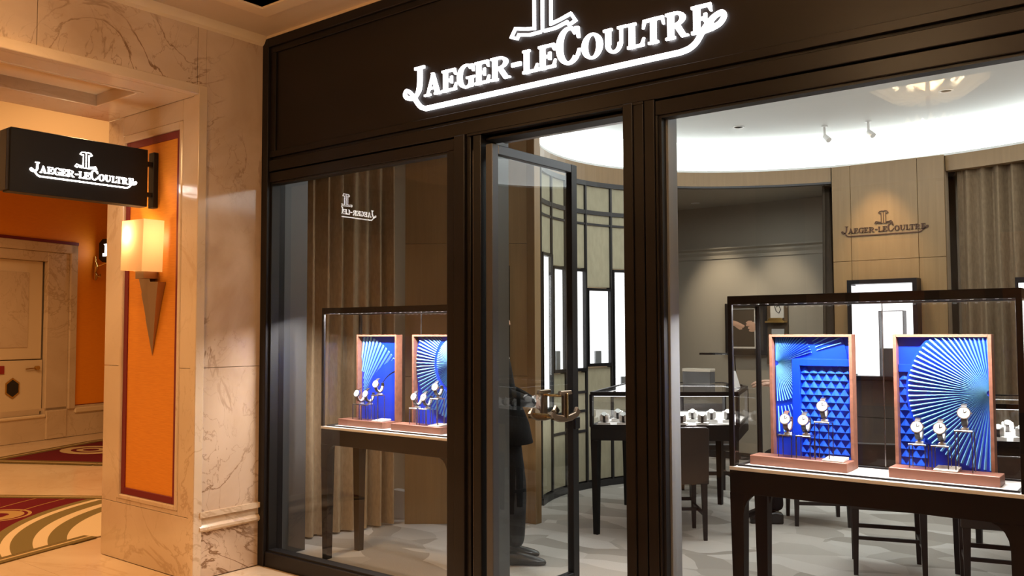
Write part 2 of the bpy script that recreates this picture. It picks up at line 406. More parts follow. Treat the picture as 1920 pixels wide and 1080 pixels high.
# soffit of the opening with a sunk panel and its downlight
sf = struct('ceiling_opening', 'marble soffit of the opening with a sunk panel')
for x0, x1, y0, y1 in ((-1.1, -.77, -4, -.50), (-.21, -.04, -4, -.50), (-.77, -.21, -.74, -.50), (-.77, -.21, -2.2, -2.0), (-.77, -.21, -4, -3.5)):
    box('soffit_slab', M['marble_pale'], sf, x0, x1, y0, y1, 2.974, 3.02)
for y0, y1 in ((-2.0, -.74), (-3.5, -2.2)):
    for a in ((-.77, -.74, y0, y1), (-.24, -.21, y0, y1), (-.74, -.24, y0, y0 + .03), (-.74, -.24, y1 - .03, y1)):
        box('soffit_moulding', M['marble_pale'], sf, *a, 2.968, 3.05, .004)
    box('soffit_sunk_panel', M['cream'], sf, -.745, -.235, y0, y1, 3.045, 3.07)
box('soffit_core', M['plaster'], sf, -1.1, -.03, -4.0, -.40, 3.07, 3.5)
def downlight(x, y, z, r, label, group=None, m='white', lit='led'):
    t = thing('ceiling_downlight', label, 'downlight', (x, y, z), 0, group)
    MB().lathe([(r, 0), (r, -.006), (r * .78, -.006), (r * .72, .0), (r * .72, .03), (r, .03)], n=24).build('trim_ring', M[m], t, smooth=True)
    MB().lathe([(.001, .022), (r * .7, .022), (r * .7, .026), (.001, .026)], n=20).build('lens', M[lit], t)
    return t
downlight(-.40, -1.02, 3.045, .055, 'small round downlight in the sunk panel of the marble soffit', m='cream', lit='cream')
light('soffit_spot', 'SPOT', (-.55, -.85, 3.0), 26, WARM, (R_(-12), 0, 0), spot=110, rad=.04)

# ------------------------------------------------------------------ SETTING: concourse ceiling
ce = struct('ceiling', 'cream plaster concourse ceiling with a raised coffer')
CX0, CY1 = .46, -.37
box('ceiling_border', M['plaster'], ce, -.03, CX0, -7.5, .06, OUT_Z, OUT_Z + .05)
box('ceiling_border', M['plaster'], ce, CX0, 7.2, CY1, .06, OUT_Z, OUT_Z + .05)
box('ceiling_border', M['plaster'], ce, CX0, 7.2, -9, -6.6, OUT_Z, OUT_Z + .05)
for k, (o1, o2, z0, z1) in enumerate(((-.10, 0.0, -.012, .05), (0, .06, .05, .11), (.06, .12, .16, .22))):
    mb = MB()
    mb.prism([(CX0 + o1, -6.6), (CX0 + o2, -6.6), (CX0 + o2, CY1 - o2), (7.2, CY1 - o2), (7.2, CY1 - o1), (CX0 + o1, CY1 - o1)], OUT_Z + z0, OUT_Z + z1)
    mb.build('coffer_moulding', M['cream'], ce)
box('coffer_side', M['cream'], ce, CX0 + .0, CX0 + .02, -6.6, CY1, OUT_Z + .04, OUT_Z + .3)
box('coffer_side', M['cream'], ce, CX0, 7.2, CY1 - .02, CY1, OUT_Z + .04, OUT_Z + .3)
box('coffer_top', M['plaster'], ce, CX0, 7.2, -6.6, CY1, OUT_Z + .28, OUT_Z + .33)
mb = MB(); mb.ext([(0, 3.40), (.02, 3.415), (.045, 3.46), (0, 3.46)], lambda u, v, w_: (u, w_, v), -4.0, 0); mb.build('cornice_bead', M['cream'], ce)
box('cornice_bead', M['cream'], ce, 0, 6.4, -.03, .0, 3.443, 3.46)

# walls of the concourse out of frame (they only show as reflections)
wb = struct('wall_back', 'marble wall across the concourse')
box('dark_panel', M['leather'], wb, -.1, 7.2, -8.7, -8.5, 0, 3.5)
for i in range(4):
    box('marble_pilaster', M['marble_pale'], wb, .6 + i * 1.7, 1.1 + i * 1.7, -8.5, -8.4, 0, 3.4)
    box('orange_panel', M['orange'], wb, 1.3 + i * 1.7, 2.1 + i * 1.7, -8.5, -8.46, .5, 2.7)
wr = struct('wall_right', 'marble wall closing the concourse')
box('marble_panel', M['marble'], wr, 7.0, 7.2, -8.5, 0, 0, 3.5)

# ------------------------------------------------------------------ SETTING: hall beyond the opening
A0 = Vector((-7.85, 1.53)); D0 = Vector((-.265, .964)).normalized(); N0 = Vector((D0.y, -D0.x))
def hw(s, d, z): q = A0 + D0 * s + N0 * d; return (q.x, q.y, z)     # along the wall, out of the wall, up
def hbox(name, m, par, s0, s1, d0, d1, z0, z1, bevel=0):
    return MB().ext([(s0, z0), (s1, z0), (s1, z1), (s0, z1)], lambda u, v, w_: hw(u, w_, v), d0, d1).build(name, m, par, bevel)
he = struct('wall_end', 'orange wall at the end of the hall with a marble plinth')
hbox('orange_panel', M['orange'], he, 1.14, 4.5, -.06, 0, .43, 4.25)
hbox('orange_panel', M['orange'], he, -2.6, 1.14, -.06, 0, 2.82, 4.25)
hbox('marble_panel', M['marble_pale'], he, -6.5, -2.4, -.06, 0, .43, 4.25)
hbox('panel_border', M['burgundy'], he, 1.12, 4.5, 0, .012, .415, .45)
hbox('panel_border', M['burgundy'], he, -2.6, 1.16, 0, .03, 2.79, 2.835)
hbox('plinth', M['marble_pale'], he, 1.0, 4.5, -.06, .03, 0, .31)
hbox('plinth', M['marble_pale'], he, -6.5, .66, -.06, .03, 0, .31)
hbox('plinth', M['marble_pale'], he, .66, 1.0, -.06, .05, 0, .40, .01)
hbox('plinth_moulding', M['cream'], he, 1.14, 4.5, 0, .05, .33, .41, .015)
hbox('plinth_moulding', M['cream'], he, -2.4, .66, 0, .05, .31, .36, .015)
for s0, s1, z0, z1, d1 in ((1.02, 1.14, .40, 2.79, .05), (-2.5, 1.14, 2.66, 2.79, .05), (.66, 1.02, .40, 2.66, .02), (-2.5, .66, 2.52, 2.66, .02)):
    hbox('door_surround', M['marble_pale'], he, s0, s1, -.06, d1, z0, z1, .008)
dn = struct('door_2', 'cream double door panel in the marble surround at the end of the hall')
hbox('upper_leaf', M['cream'], dn, -2.4, .64, -.14, -.06, 1.14, 2.52, .004)
hbox('lower_leaf', M['cream'], dn, -2.4, .64, -.12, -.03, .40, 1.125, .004)
hbox('leaf_panel', M['marble_pale'], dn, -1.6, .42, -.06, -.05, 1.30, 2.35, .006)
hbox('lower_rail', M['marble_pale'], dn, -2.4, .60, -.03, -.015, .36, .44)
mb = MB(); mb.tube([hw(.36, 0.0, 1.005), hw(.54, 0.0, 1.015)], .008); mb.tube([hw(.54, -.04, 1.015), hw(.54, .02, 1.015)], .03, 12); mb.build('handle', M['brass'], dn)
hb = thing('hexagonal_badge', 'dark hexagonal badge in a gold frame on the cream hall door', 'badge', hw(.18, -.03, .75))
for s_, m_, d0, d1 in ((.125, 'brass', 0, .012), (.10, 'frameblack', .012, .02)):
    mb = MB(); mb.ext([(math.cos(R_(a)) * s_ * .95, math.sin(R_(a)) * s_ * 1.15) for a in (30, 90, 150, 210, 270, 330)], lambda u, v, w_: (D0.x * u + N0.x * w_, D0.y * u + N0.y * w_, v), d0, d1)
    mb.build('frame' if m_ == 'brass' else 'plate', M[m_], hb)
tag(MB().ext([(-.06, .95), (.05, .95), (.05, 1.06), (-.06, 1.06)], lambda u, v, w_: hw(u, w_, v), -.03, -.018).build('wall_plate', M['red']), 'small red plate on the cream hall door at the picture edge', 'plate')
hbox('wall_core', M['plaster'], he, -6.5, 4.5, -.34, -.15, 0, 4.3)
hbox('plinth', M['marble_pale'], he, .64, 4.5, -.06, .02, .2, .44)
hc = struct('ceiling_hall', 'cream hall ceiling with stepped mouldings')
box('ceiling_plane', M['cream'], hc, -9.5, -1.1, -8, 5.2, 4.62, 4.7)
# deep cornice running square to the view line of the hall
B0 = Vector((-6.9, -.6)); BD = Vector((.62, .785)).normalized(); BN = Vector((BD.y, -BD.x))
for d0, d1, z0, z1 in ((-.2, 0, 3.45, 4.62), (0, .06, 4.30, 4.36), (0, .12, 4.36, 4.44), (0, .25, 4.56, 4.62), (0, .04, 3.5, 3.58)):
    MB().ext([(-1.5, z0), (6.5, z0), (6.5, z1), (-1.5, z1)], lambda u, v, w_: (*(B0 + BD * u + BN * w_), v), d0, d1).build('hall_cornice', M['hallcream'], hc)
ws = struct('wall_hall_side', 'marble wall closing the hall')
box('marble_panel', M['marble_pale'], ws, -9.5, -.03, -8.2, -8.0, 0, 4.7)
box('marble_panel', M['marble_pale'], ws, -9.5, -.95, 4.9, 5.1, 0, 4.7)
box('marble_panel', M['marble_pale'], ws, -9.7, -9.5, -8.2, 5.1, 0, 4.7)
box('marble_panel', M['plaster'], ws, -1.1, -.95, -8.2, 5.0, 3.46, 4.7)

# ------------------------------------------------------------------ SETTING: shopfront (plane y = 0)
wf = struct('wall_front', 'dark bronze shopfront with a deep fascia')
BR = M['bronze']
XE = 6.4
box('edge_stile', BR, wf, 0.0, .062, -.03, .12, 0, 3.443, .003)
box('fascia_core', M['groove'], wf, .05, XE, 0.03, .13, 2.52, 3.443)
box('fascia_top_rail', BR, wf, .062, XE, -.03, .05, 3.385, 3.443, .003)
box('fascia_step', BR, wf, .062, XE, -.012, .05, 3.345, 3.385, .002)
box('fascia_step', BR, wf, .062, .118, -.012, .05, 2.690, 3.345, .002)
box('fascia_panel', BR, wf, .118, XE, 0.0, .06, 2.690, 3.345, .002)
box('fascia_lower_band', BR, wf, .062, XE, -.012, .06, 2.650, 2.690, .002)
box('fascia_groove', M['groove'], wf, .062, XE, .012, .06, 2.628, 2.650)
box('header_rail', BR, wf, .062, XE, -.02, .12, 2.556, 2.628, .003)
box('door_head', BR, wf, 1.79, 2.858, -.024, .18, 2.544, 2.556, .001)
box('head_fill', BR, wf, 0.062, XE, .12, .20, 2.55, 3.13)
# mullions
box('mullion', BR, wf, 1.70, 1.775, -.03, .10, 0, 2.556, .003)
box('mullion', BR, wf, 1.775, 1.805, -.012, .10, 0, 2.556, .002)
box('mullion_slot', M['groove'], wf, 1.805, 1.825, .02, .10, 0, 2.556)
box('mullion_strip', M['steel'], wf, 1.808, 1.822, .0, .03, .02, 2.47, .002)
box('door_jamb', M['blackm'], wf, 1.825, 1.878, -.016, .12, 0, 2.544, .003)
box('mullion', BR, wf, 2.753, 2.803, -.03, .16, 0, 2.556, .003)
box('mullion', BR, wf, 2.803, 2.855, -.02, .16, 0, 2.556, .003)
box('mullion', BR, wf, 2.861, 2.912, -.02, .14, 0, 2.556, .003)
box('door_head_plate', M['pale_metal'], wf, 1.88, 2.753, .03, .20, 2.530, 2.545, .001)
box('door_closer', M['blackm'], wf, 2.42, 2.66, .07, .12, 2.524, 2.531, .002)
box('threshold', M['steel'], wf, 1.80, 2.86, -.02, .12, 0, .006)
def window(name, label, x0, x1, z0, z1, parent_x0, parent_x1):
    t = struct(name, label)
    box('bottom_rail', BR, t, parent_x0, parent_x1, -.02, .10, 0, z0 - .012, .003)
    box('top_rail', BR, t, parent_x0, parent_x1, -.014, .10, z1 + .012, 2.548, .003)
    for a, b, c, d in ((x0 - .014, x1 + .014, z1, z1 + .014), (x0 - .014, x1 + .014, z0 - .014, z0), (x0 - .014, x0, z0, z1), (x1, x1 + .014, z0, z1)):
        box('gasket', M['gasket'], t, a, b, .0, .06, c, d)
    for a, b in ((parent_x0, x0 - .014), (x1 + .014, parent_x1)):
        if b - a > .004: box('stile', BR, t, a, b, -.016, .10, z0 - .012, z1 + .012, .003)
    box('pane', M['glass'], t, x0 - .01, x1 + .01, .070, .082, z0 - .01, z1 + .01)
    return t
window('window_1', 'tall left shop window in a dark bronze frame', .078, 1.625, .104, 2.472, .062, 1.70)
window('window_2', 'wide right shop window in a dark bronze frame', 2.94, 6.2, .104, 2.470, 2.915, XE)
# returns behind the front
pt = struct('wall_partition', 'grey metal returns beside the windows inside the shop')
box('left_return', M['grey_metal'], pt, -.13, -.067, .10, .41, 0, 3.1, .002)
box('door_return', M['grey_metal'], pt, 1.66, 1.75, .10, .388, 0, 3.1, .002)
box('right_return', M['grey_mid'], pt, 2.90, 2.951, .040, .128, .1, 2.55, .002)
box('right_return', M['grey_metal'], pt, 2.80, 2.90, .165, .18, 0, 3.1, .002)

# door leaf, opened square into the shop
d1 = struct('door_1', 'glazed shop door standing open, dark metal frame')
XD = 1.93; LY0, LY1 = .0, .80
LM = M['leaf_metal']
box('stile', LM, d1, XD - .03, XD + .015, LY0, LY0 + .052, .01, 2.49, .003)
box('stile', M['blackm'], d1, XD - .03, XD + .015, LY1 - .06, LY1, .01, 2.49, .003)
box('rail', LM, d1, XD - .03, XD + .015, LY0 + .052, LY1 - .06, 2.44, 2.49, .003)
box('rail', M['blackm'], d1, XD - .03, XD + .015, LY0 + .052, LY1 - .06, .01, .105, .003)
box('pane', M['doorglass'], d1, XD - .014, XD - .004, LY0 + .05, LY1 - .058, .10, 2.442)
box('lock', M['blackm'], d1, XD - .045, XD + .03, LY1 - .055, LY1 - .005, .93, 1.0, .004)
def handle_profile():
    J = [(0, .085), (-.055, .085), (-.062, .062), (-.024, .060), (-.024, -.055), (-.095, -.042), (-.115, -.012), (-.150, -.045), (-.122, -.070), (-.06, -.088), (0, -.092)]
    return J + [(-a, b) for a, b in J[::-1][1:-1]]
def handle(parent, x, s, m):
    mb = MB(); mb.ext(handle_profile(), lambda u, v, w_: (x + s * w_, .585 + u, 1.08 + v), 0, .022); h = mb.build('handle', m, parent, .004)
    mb = MB()
    mb.ext([(-.008, .07), (.008, .07), (.008, -.07), (-.008, -.07)], lambda u, v, w_: (x + s * w_, .585 + u, 1.08 + v), .022, .030)
    mb.build('ridge', M['gold'], h, .003)
    mb = MB()
    for z in (1.135, 1.01): mb.tube([(x, .585, z), (XD, .585, z)], .008, 8)
    mb.build('standoff', M['gold'], h)
handle(d1, XD + .055, 1, M['bronze_handle']); handle(d1, XD - .07, -1, M['bronze_handle'])
mb = MB(); mb.tube([(XD - .09, .47, 1.035), (XD + .07, .47, 1.035)], .006, 8)
for x in (XD - .09, XD + .07): mb.box(x - .006, x + .006, .455, .485, 1.01, 1.06)
mb.build('handle_bolt', M['gold'], d1)

# ------------------------------------------------------------------ SETTING: oval sales room
wc = struct('wall_curved', 'oval shop wall of beige leather panels in a dark metal grid')
BAYS = [(199.5, 190.5), (190.5, 182.5), (182.5, 173.3), (173.3, 163.8), (163.8, 155), (155, 147)]
VIT = {0: (2.20, .80), 1: (2.10, 1.13), 2: (2.10, 1.13), 3: (1.92, 1.17), 4: (2.11, .86)}
LOW = {1: (.92, .74, .56), 2: (.92, .74, .55), 3: (), 4: (), 0: (), 5: (.92, .74, .55)}
curved(MB(), 200, 147, .06, .22, 0, 3.13, 12).build('wall_core', M['plaster'], wc)
for i, (a, b) in enumerate(BAYS):
    top, bot = VIT.get(i, (1.2, 1.2))
    zs = [(2.68, 2.92), (2.555, 2.64), (top + .012, 2.535)]
    lo = [bot - .012] + [z for z in LOW[i]] + [.06]
    for u, v in zip(lo, lo[1:]): zs.append((v + .012, u - .012))
    for z0, z1 in zs:
        curved(MB(), a - .35, b + .35, .012, .06, z0, z1).build('leather_panel', M['panel'], wc)
    for z in LOW[i]: curved(MB(), a, b, 0, .06, z - .012, z + .012).build('rail', M['mullion'], wc)
    curved(MB(), a, b, -.006, .06, 2.64, 2.68).build('rail', M['mullion'], wc)
    curved(MB(), a, b, -.002, .06, 2.535, 2.555).build('rail', M['mullion'], wc)
    curved(MB(), a + .28, a - .28, -.008, .06, .06, 2.92, 1).build('mullion', M['mullion'], wc)
curved(MB(), 200, 147, -.012, .06, 2.92, 2.965, 12).build('cap_rail', M['mullion'], wc)
curved(MB(), 200, 147, -.02, .06, 0, .06, 12).build('skirting', M['mullion'], wc)
curved(MB(), 200, 147, 0, .22, 2.965, ROOM_Z, 12).build('header', M['oak'], wc)
vl = ['tall lit wall showcase in the curved wall, beside the wooden end post', 'lit wall showcase seen through the door glass, with a framed pedestal', 'narrow lit wall showcase just past the open door edge', 'short lit wall showcase with a lower top than its neighbours', 'tall lit wall showcase directly behind the glass counter corner']
for i in range(5):
    a, b = BAYS[i]; top, bot = VIT[i]
    cx, cyy = el((a + b) / 2, .0)
    t = thing('wall_showcase', vl[i], 'showcase', (0, 0, 0), 0, 'lit showcases in the curved wall')
    for u in ((a - .28, a - .75), (b + .75, b + .28)): curved(MB(), u[0], u[1], -.02, .03, bot, top, 1).build('side_frame', M['blackm'], t)
    curved(MB(), a - .28, b + .28, -.02, .03, top - .025, top).build('top_frame', M['blackm'], t)
    curved(MB(), a - .28, b + .28, -.02, .03, bot - .01, bot + .02).build('bottom_frame', M['blackm'], t)
    curved(MB(), a - .75, b + .75, .022, .03, bot + .02, top - .025).build('light_panel', M['lightbox'], t)
    m_ = (a + b) / 2; curved(MB(), m_ + 1.1, m_ - 1.1, .004, .022, bot + .02, bot + .14 + .05 * (i % 3), 1).build('pedestal', M['grey_mid'], t)
    curved(MB(), a - .75, b + .75, -.012, -.008, bot + .02, top - .025).build('pane', M['caseglass'], t)
# wooden end post and the slanting oak wall behind the left window
box('end_post', M['oak'], wc, .66, .74, 2.0, 2.08, 0, ROOM_Z, .003)
we = struct('wall_oak', 'oak veneer wall slanting from the curved wall to the curtain')
P0, P1 = Vector((-.09, 1.395)), Vector((.70, 2.03)); PD = (P1 - P0).normalized(); PN = Vector((-PD.y, PD.x)); PL = (P1 - P0).length
def wseg(name, m, s0, s1, d0, d1, z0, z1, par=we, bevel=0): return MB().ext([(s0, z0), (s1, z0), (s1, z1), (s0, z1)], lambda u, v, w_: (*(P0 + PD * u + PN * w_), v), d0, d1).build(name, m, par, bevel)
for s0, s1 in ((0, .34), (.34, .68), (.68, PL)):
    for z0, z1 in ((.0, 1.15), (1.15, 2.2), (2.2, 3.13)):
        wseg('oak_panel', M['oak'], s0 + .0015, s1 - .0015, 0, .03, z0 + .0015, z1 - .0015, bevel=.001)
wseg('wall_core', M['plaster'], 0, PL, .03, .1, 0, 3.13)
vt = thing('wall_showcase', 'narrow lit showcase on the oak wall, behind the man at the door', 'showcase', (0, 0, 0), 0, 'lit showcases on oak')
wseg('frame', M['blackm'], .50, .83, -.05, 0, 1.02, 2.02, vt); wseg('light_panel', M['lightbox'], .525, .79, -.054, -.05, 1.06, 1.98, vt)
wseg('pedestal', M['white'], .60, .72, -.12, -.054, 1.02, 1.12, vt)
box('wall_core', M['plaster'], we, -.62, -.55, .3, 2.2, 0, 3.13); box('wall_core', M['plaster'], we, -.62, .2, 2.1, 2.2, 0, 3.13)
box('wall_core', M['plaster'], we, -.62, -.067, .06, .12, 0, 3.13)
tag(box('white_box', M['white'], None, -.37, -.20, 1.52, 1.60, 0, .22), 'low white box on the carpet between curtain and oak wall', 'box')

# alcove with grey wall
al = struct('wall_alcove', 'grey alcove wall with a crown moulding behind the counter')
curved(MB(), 147, 106.2, .0, .10, 2.985, ROOM_Z, 10).build('header', M['oak'], al)
curved(MB(), 147, 106.2, -.012, .05, 2.965, 2.985, 10).build('header_trim', M['mullion'], al)
box('grey_plaster', M['grey_wall'], al, -1.2, 2.3, 6.2, 6.3, 0, 3.0)
box('grey_plaster', M['grey_wall'], al, 1.98, 2.08, 5.45, 6.2, 0, 3.0)
box('grey_plaster', M['grey_wall'], al, -1.3, -1.2, 4.0, 6.3, 0, 3.0)
box('grey_plaster', M['grey_wall'], al, -1.2, .25, 4.75, 4.85, 0, 3.0)
mb = MB(); mb.ext([(6.2, 2.36), (6.185, 2.36), (6.185, 2.40), (6.16, 2.43), (6.16, 2.455), (6.12, 2.475), (6.12, 2.49), (6.2, 2.49)], lambda u, v, w_: (w_, u, v), -1.2, 1.98); mb.build('crown_moulding', M['grey_wall'], al)
MB().prism([el(a, .10) for a in range(106, 148, 3)] + [(.1, 4.85), (-1.3, 4.85), (-1.3, 6.3), (2.1, 6.3)], 2.99, 3.03).build('alcove_ceiling', M['grey_wall'], al)
box('skirting', M['mullion'], al, -1.2, 1.98, 6.18, 6.2, 0, .08)
downlight(.30, 5.75, 2.99, .05, 'small downlight in the alcove ceiling', m='white')
light('alcove_spot', 'SPOT', (1.15, 5.45, 2.95), 48, (1, .84, .62), (R_(31), 0, 0), spot=52, blend=1, rad=.03)
light('alcove_spot', 'SPOT', (.45, 5.45, 2.95), 70, (1, .84, .62), (R_(31), 0, 0), spot=56, blend=1, rad=.03)

# oak pier with the bronze emblem
pc = struct('wall_pier', 'flat oak pier on the far side of the room carrying the bronze lettering')
YP = 5.27
box('wall_core', M['plaster'], pc, 2.03, 3.04, YP + .03, YP + .22, 0, ROOM_Z)
for x0, x1 in ((2.02, 2.20), (2.20, 2.815), (2.815, 3.05)):
    for z0, z1 in ((0, .66), (.66, 1.02), (1.02, 2.18), (2.18, ROOM_Z)):
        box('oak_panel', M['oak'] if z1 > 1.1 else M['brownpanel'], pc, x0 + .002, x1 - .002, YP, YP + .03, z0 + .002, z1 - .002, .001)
box('skirting', M['mullion'], pc, 2.02, 3.05, YP - .01, YP, 0, .06)
light('pier_spot', 'SPOT', (2.48, 4.72, 3.40), 95, (1, .72, .40), (R_(24), 0, 0), spot=46, blend=1, rad=.03)
v2 = thing('wall_showcase', 'lit showcase box on the oak pier under the bronze lettering', 'showcase', (0, 0, 0), 0, 'lit showcases on oak')
for nm, a in (('frame', (2.195, 2.235, YP - .16, YP, 1.03, 1.985)), ('frame', (2.785, 2.825, YP - .16, YP, 1.03, 1.985)), ('frame', (2.235, 2.785, YP - .16, YP, 1.945, 1.985)), ('frame', (2.235, 2.785, YP - .16, YP, 1.03, 1.065))):
    box(nm, M['blackm'], v2, *a)
box('light_panel', M['lightbox'], v2, 2.235, 2.785, YP - .012, YP, 1.065, 1.945)
box('side_glow', M['lightbox'], v2, 2.235, 2.24, YP - .15, YP - .012, 1.08, 1.93)
box('pedestal', M['grey_metal'], v2, 2.50, 2.59, YP - .12, YP - .03, 1.065, 1.33, .002)
for a in ((2.475, 2.48), (2.69, 2.695)): box('inner_frame', M['grey_metal'], v2, *a, YP - .14, YP - .02, 1.065, 1.68)
box('inner_frame', M['grey_metal'], v2, 2.475, 2.695, YP - .14, YP - .02, 1.68, 1.685)
box('pane', M['caseglass'], v2, 2.235, 2.785, YP - .158, YP - .154, 1.065, 1.945)
v3 = thing('wall_showcase', 'white lit showcase at the right picture edge in front of the long curtain', 'showcase', (0, 0, 0), 0, 'lit showcases on oak')
box('frame', M['blackm'], v3, 3.63, 4.32, 5.02, 5.06, .9, 1.95); box('light_panel', M['lightbox'], v3, 3.66, 4.28, 4.99, 5.02, .95, 1.9)
box('base', M['blackm'], v3, 3.63, 4.32, 4.98, 5.06, 0, .9)
# rest of the oval, out of frame
wo = struct('wall_oval', 'remaining part of the oval wall')
curved(MB(), 82.5, 58, -.0, .10, 2.985, ROOM_Z, 8).build('header', M['oak'], wo)
curved(MB(), 58, -40, 0, .12, 0, ROOM_Z, 16).build('oak_panel', M['oak'], wo)
box('wall_core', M['plaster'], wo, 3.05, 5.6, 5.75, 5.85, 0, 3.2)
box('wall_core', M['plaster'], wo, 6.3, 6.42, .0, 7.2, 0, 3.2); box('wall_core', M['plaster'], wo, -1.3, 6.4, 6.6, 6.7, 0, 3.5)
# ceiling with oval cove
cs = struct('ceiling_shop', 'white oval shop ceiling with a bright cove band')
n = 96; ang = [360 * i / n for i in range(n)]
MB().prism([el(a, .06) for a in ang], CEIL, CEIL + .03).build('ceiling_plane', M['ceilw'], cs)
mb = MB()
for i in range(n):
    a, b = ang[i], ang[(i + 1) % n]
    def edge(t):
        c, s = math.cos(R_(t)), math.sin(R_(t)); k = min(9 if abs(c) < 1e-6 else (3.9 if c < 0 else 3.65) / abs(c), 9 if abs(s) < 1e-6 else (3.3 if s > 0 else 3.26) / abs(s)); return (EX + c * k, EY + s * k)
    mb.prism([el(a, 0.0), el(b, 0.0), edge(b), edge(a)], ROOM_Z, ROOM_Z + .02)
mb.build('soffit', M['ceilw'], cs)
mb = MB()
for i in range(n): curved(mb, ang[i], ang[i] + 360 / n, .05, .06, ROOM_Z + .02, CEIL, 1)
mb.build('cove_band', M['cove'], cs)
for k, (x, y) in enumerate(((1.458, 4.326), (3.295, 4.192))):
    downlight(x, y, CEIL, .055, ['round ceiling downlight over the left half of the oval room', 'round ceiling downlight beside the chandelier reflection'][k])
for k, (x, y) in enumerate(((2.115, 4.80), (2.50, 4.86))):
    t = thing('ceiling_spot', ['small white ceiling spot, the left of the two near the cove', 'small white ceiling spot, the right of the two near the cove'][k], 'spotlight', (x, y, CEIL))
    MB().lathe([(.03, 0), (.03, -.012), (.012, -.014), (.012, -.10), (.001, -.10)], n=12).build('stem', M['white'], t, smooth=True)
    mb = MB(); mb.tube([(-.0, .0, -.10), (.05, -.03, -.15)], [.022, .028], 12); mb.build('lamp_head', M['white'], t, smooth=True)

# ------------------------------------------------------------------ lettering
def arcband(cx, cz, rx, rz, tx, tz, a0, a1, n=16):
    o = [(cx + rx * math.cos(R_(a0 + (a1 - a0) * i / n)), cz + rz * math.sin(R_(a0 + (a1 - a0) * i / n))) for i in range(n + 1)]
    q = [(cx + (rx - tx) * math.cos(R_(a0 + (a1 - a0) * i / n)), cz + (rz - tz) * math.sin(R_(a0 + (a1 - a0) * i / n))) for i in range(n + 1)]
    return [[o[i], o[i + 1], q[i + 1], q[i]] for i in range(n)]
def rc(a, b, c, d): return [(a, c), (b, c), (b, d), (a, d)]
def glyph(ch, w):
    t, n, s = .24, .09, .07; P = []
    if ch in 'ELR' :
        P += [rc(.08 * w, .08 * w + t, 0, 1), rc(-.02, .08 * w + t + s, 1 - n, 1)]
    if ch in 'EL':
        P += [rc(-.02, w, 0, n + .02), [(w - .16, n), (w - .02, n), (w + .03, .33), (w - .04, .33)]]
    if ch == 'E':
        P += [rc(.1, w - .05, 1 - n - .02, 1), [(w - .20, 1 - n), (w - .04, 1 - n), (w - .02, .70), (w - .09, .70)], rc(.2, .62 * w, .46, .56), [(.58 * w, .36), (.72 * w, .34), (.72 * w, .68), (.58 * w, .66)]]
    if ch == 'R':
        P += [rc(-.02, .08 * w + t + s, 0, n)] + arcband(.42 * w, .735, .50 * w, .265, .22, n, 90, -90, 10) + [rc(.2, .44 * w, 1 - n, 1), rc(.2, .44 * w, .47, .56)]
        P += [[(.36 * w, .5), (.36 * w + .25, .5), (w * .93, .08), (w * 1.06, .06), (w * 1.06, 0), (w * .72, 0)]]
    if ch == 'A':
        P += [[(.10 * w, 0), (.10 * w + .10, 0), (.52 * w, .86), (.44 * w, 1.0)], [(.66 * w, 0), (.66 * w + .27, 0), (.56 * w, 1.04), (.40 * w, 1.04)], rc(.2 * w, .75 * w, .28, .37), rc(-.03, .36 * w, 0, n), rc(.58 * w, 1.04 * w, 0, n)]
    if ch == 'T':
        P += [rc(w / 2 - t / 2, w / 2 + t / 2, 0, 1), rc(w / 2 - t / 2 - s - .03, w / 2 + t / 2 + s + .03, 0, n), rc(.02, w - .02, 1 - n - .02, 1),
              [(.01, 1), (.12, 1 - n), (.04, .66), (-.03, .66)], [(w - .01, 1), (w - .12, 1 - n), (w - .04, .66), (w + .03, .66)]]
    if ch == 'U':
        P += [rc(.08 * w, .08 * w + t, .36, 1), rc(w * .84 - .11, w * .84, .36, 1), rc(-.02, .08 * w + t + s, 1 - n, 1), rc(w * .84 - .22, w + .03, 1 - n, 1)]
        cx = (.08 * w + w * .84) / 2; P += arcband(cx, .38, cx - .08 * w, .40, .19, .11, 180, 360, 14)
    if ch == 'O': P += arcband(w / 2, .5, w / 2, .53, .27, .09, 0, 360, 26)
    if ch in 'GC':
        P += arcband(w * .54, .5, w * .54, .53, .27 if ch == 'G' else .21, .09, 40, 318, 24)
        P += [[(w * .80, .99), (w * .97, .97), (w * 1.0, .66), (w * .90, .66)]]
        if ch == 'G': P += [rc(w * .70, w * .70 + .22, .0, .44), rc(w * .54, w * 1.06, .38, .46)]
        else: P += [[(w * .80, .10), (w * .98, .18), (w * 1.02, .36), (w * .93, .36)]]
    if ch == '-': P += [rc(0, w, 0, 1)]
    return P
def ribbon(pts, hw_, close=False):
    P = [Vector(p) for p in pts]; k = len(P); H = hw_ if isinstance(hw_, (list, tuple)) else [hw_] * k; L = []; Rr = []
    for i in range(k):
        a = P[(i - 1) % k] if close or i else P[i]; b = P[(i + 1) % k] if close or i < k - 1 else P[i]
        d1_ = (P[i] - a).normalized() if (P[i] - a).length else None; d2_ = (b - P[i]).normalized() if (b - P[i]).length else None
        d1_ = d1_ or d2_; d2_ = d2_ or d1_
        n1 = Vector((-d1_.y, d1_.x)); n2 = Vector((-d2_.y, d2_.x)); m_ = (n1 + n2)
        m_ = m_.normalized() if m_.length > 1e-4 else n1; q = H[i] / max(.45, m_.dot(n1))
        L.append(P[i] + m_ * q); Rr.append(P[i] - m_ * q)
    return [[tuple(L[i]), tuple(L[(i + 1) % k]), tuple(Rr[(i + 1) % k]), tuple(Rr[i])] for i in range(k if close else k - 1)]
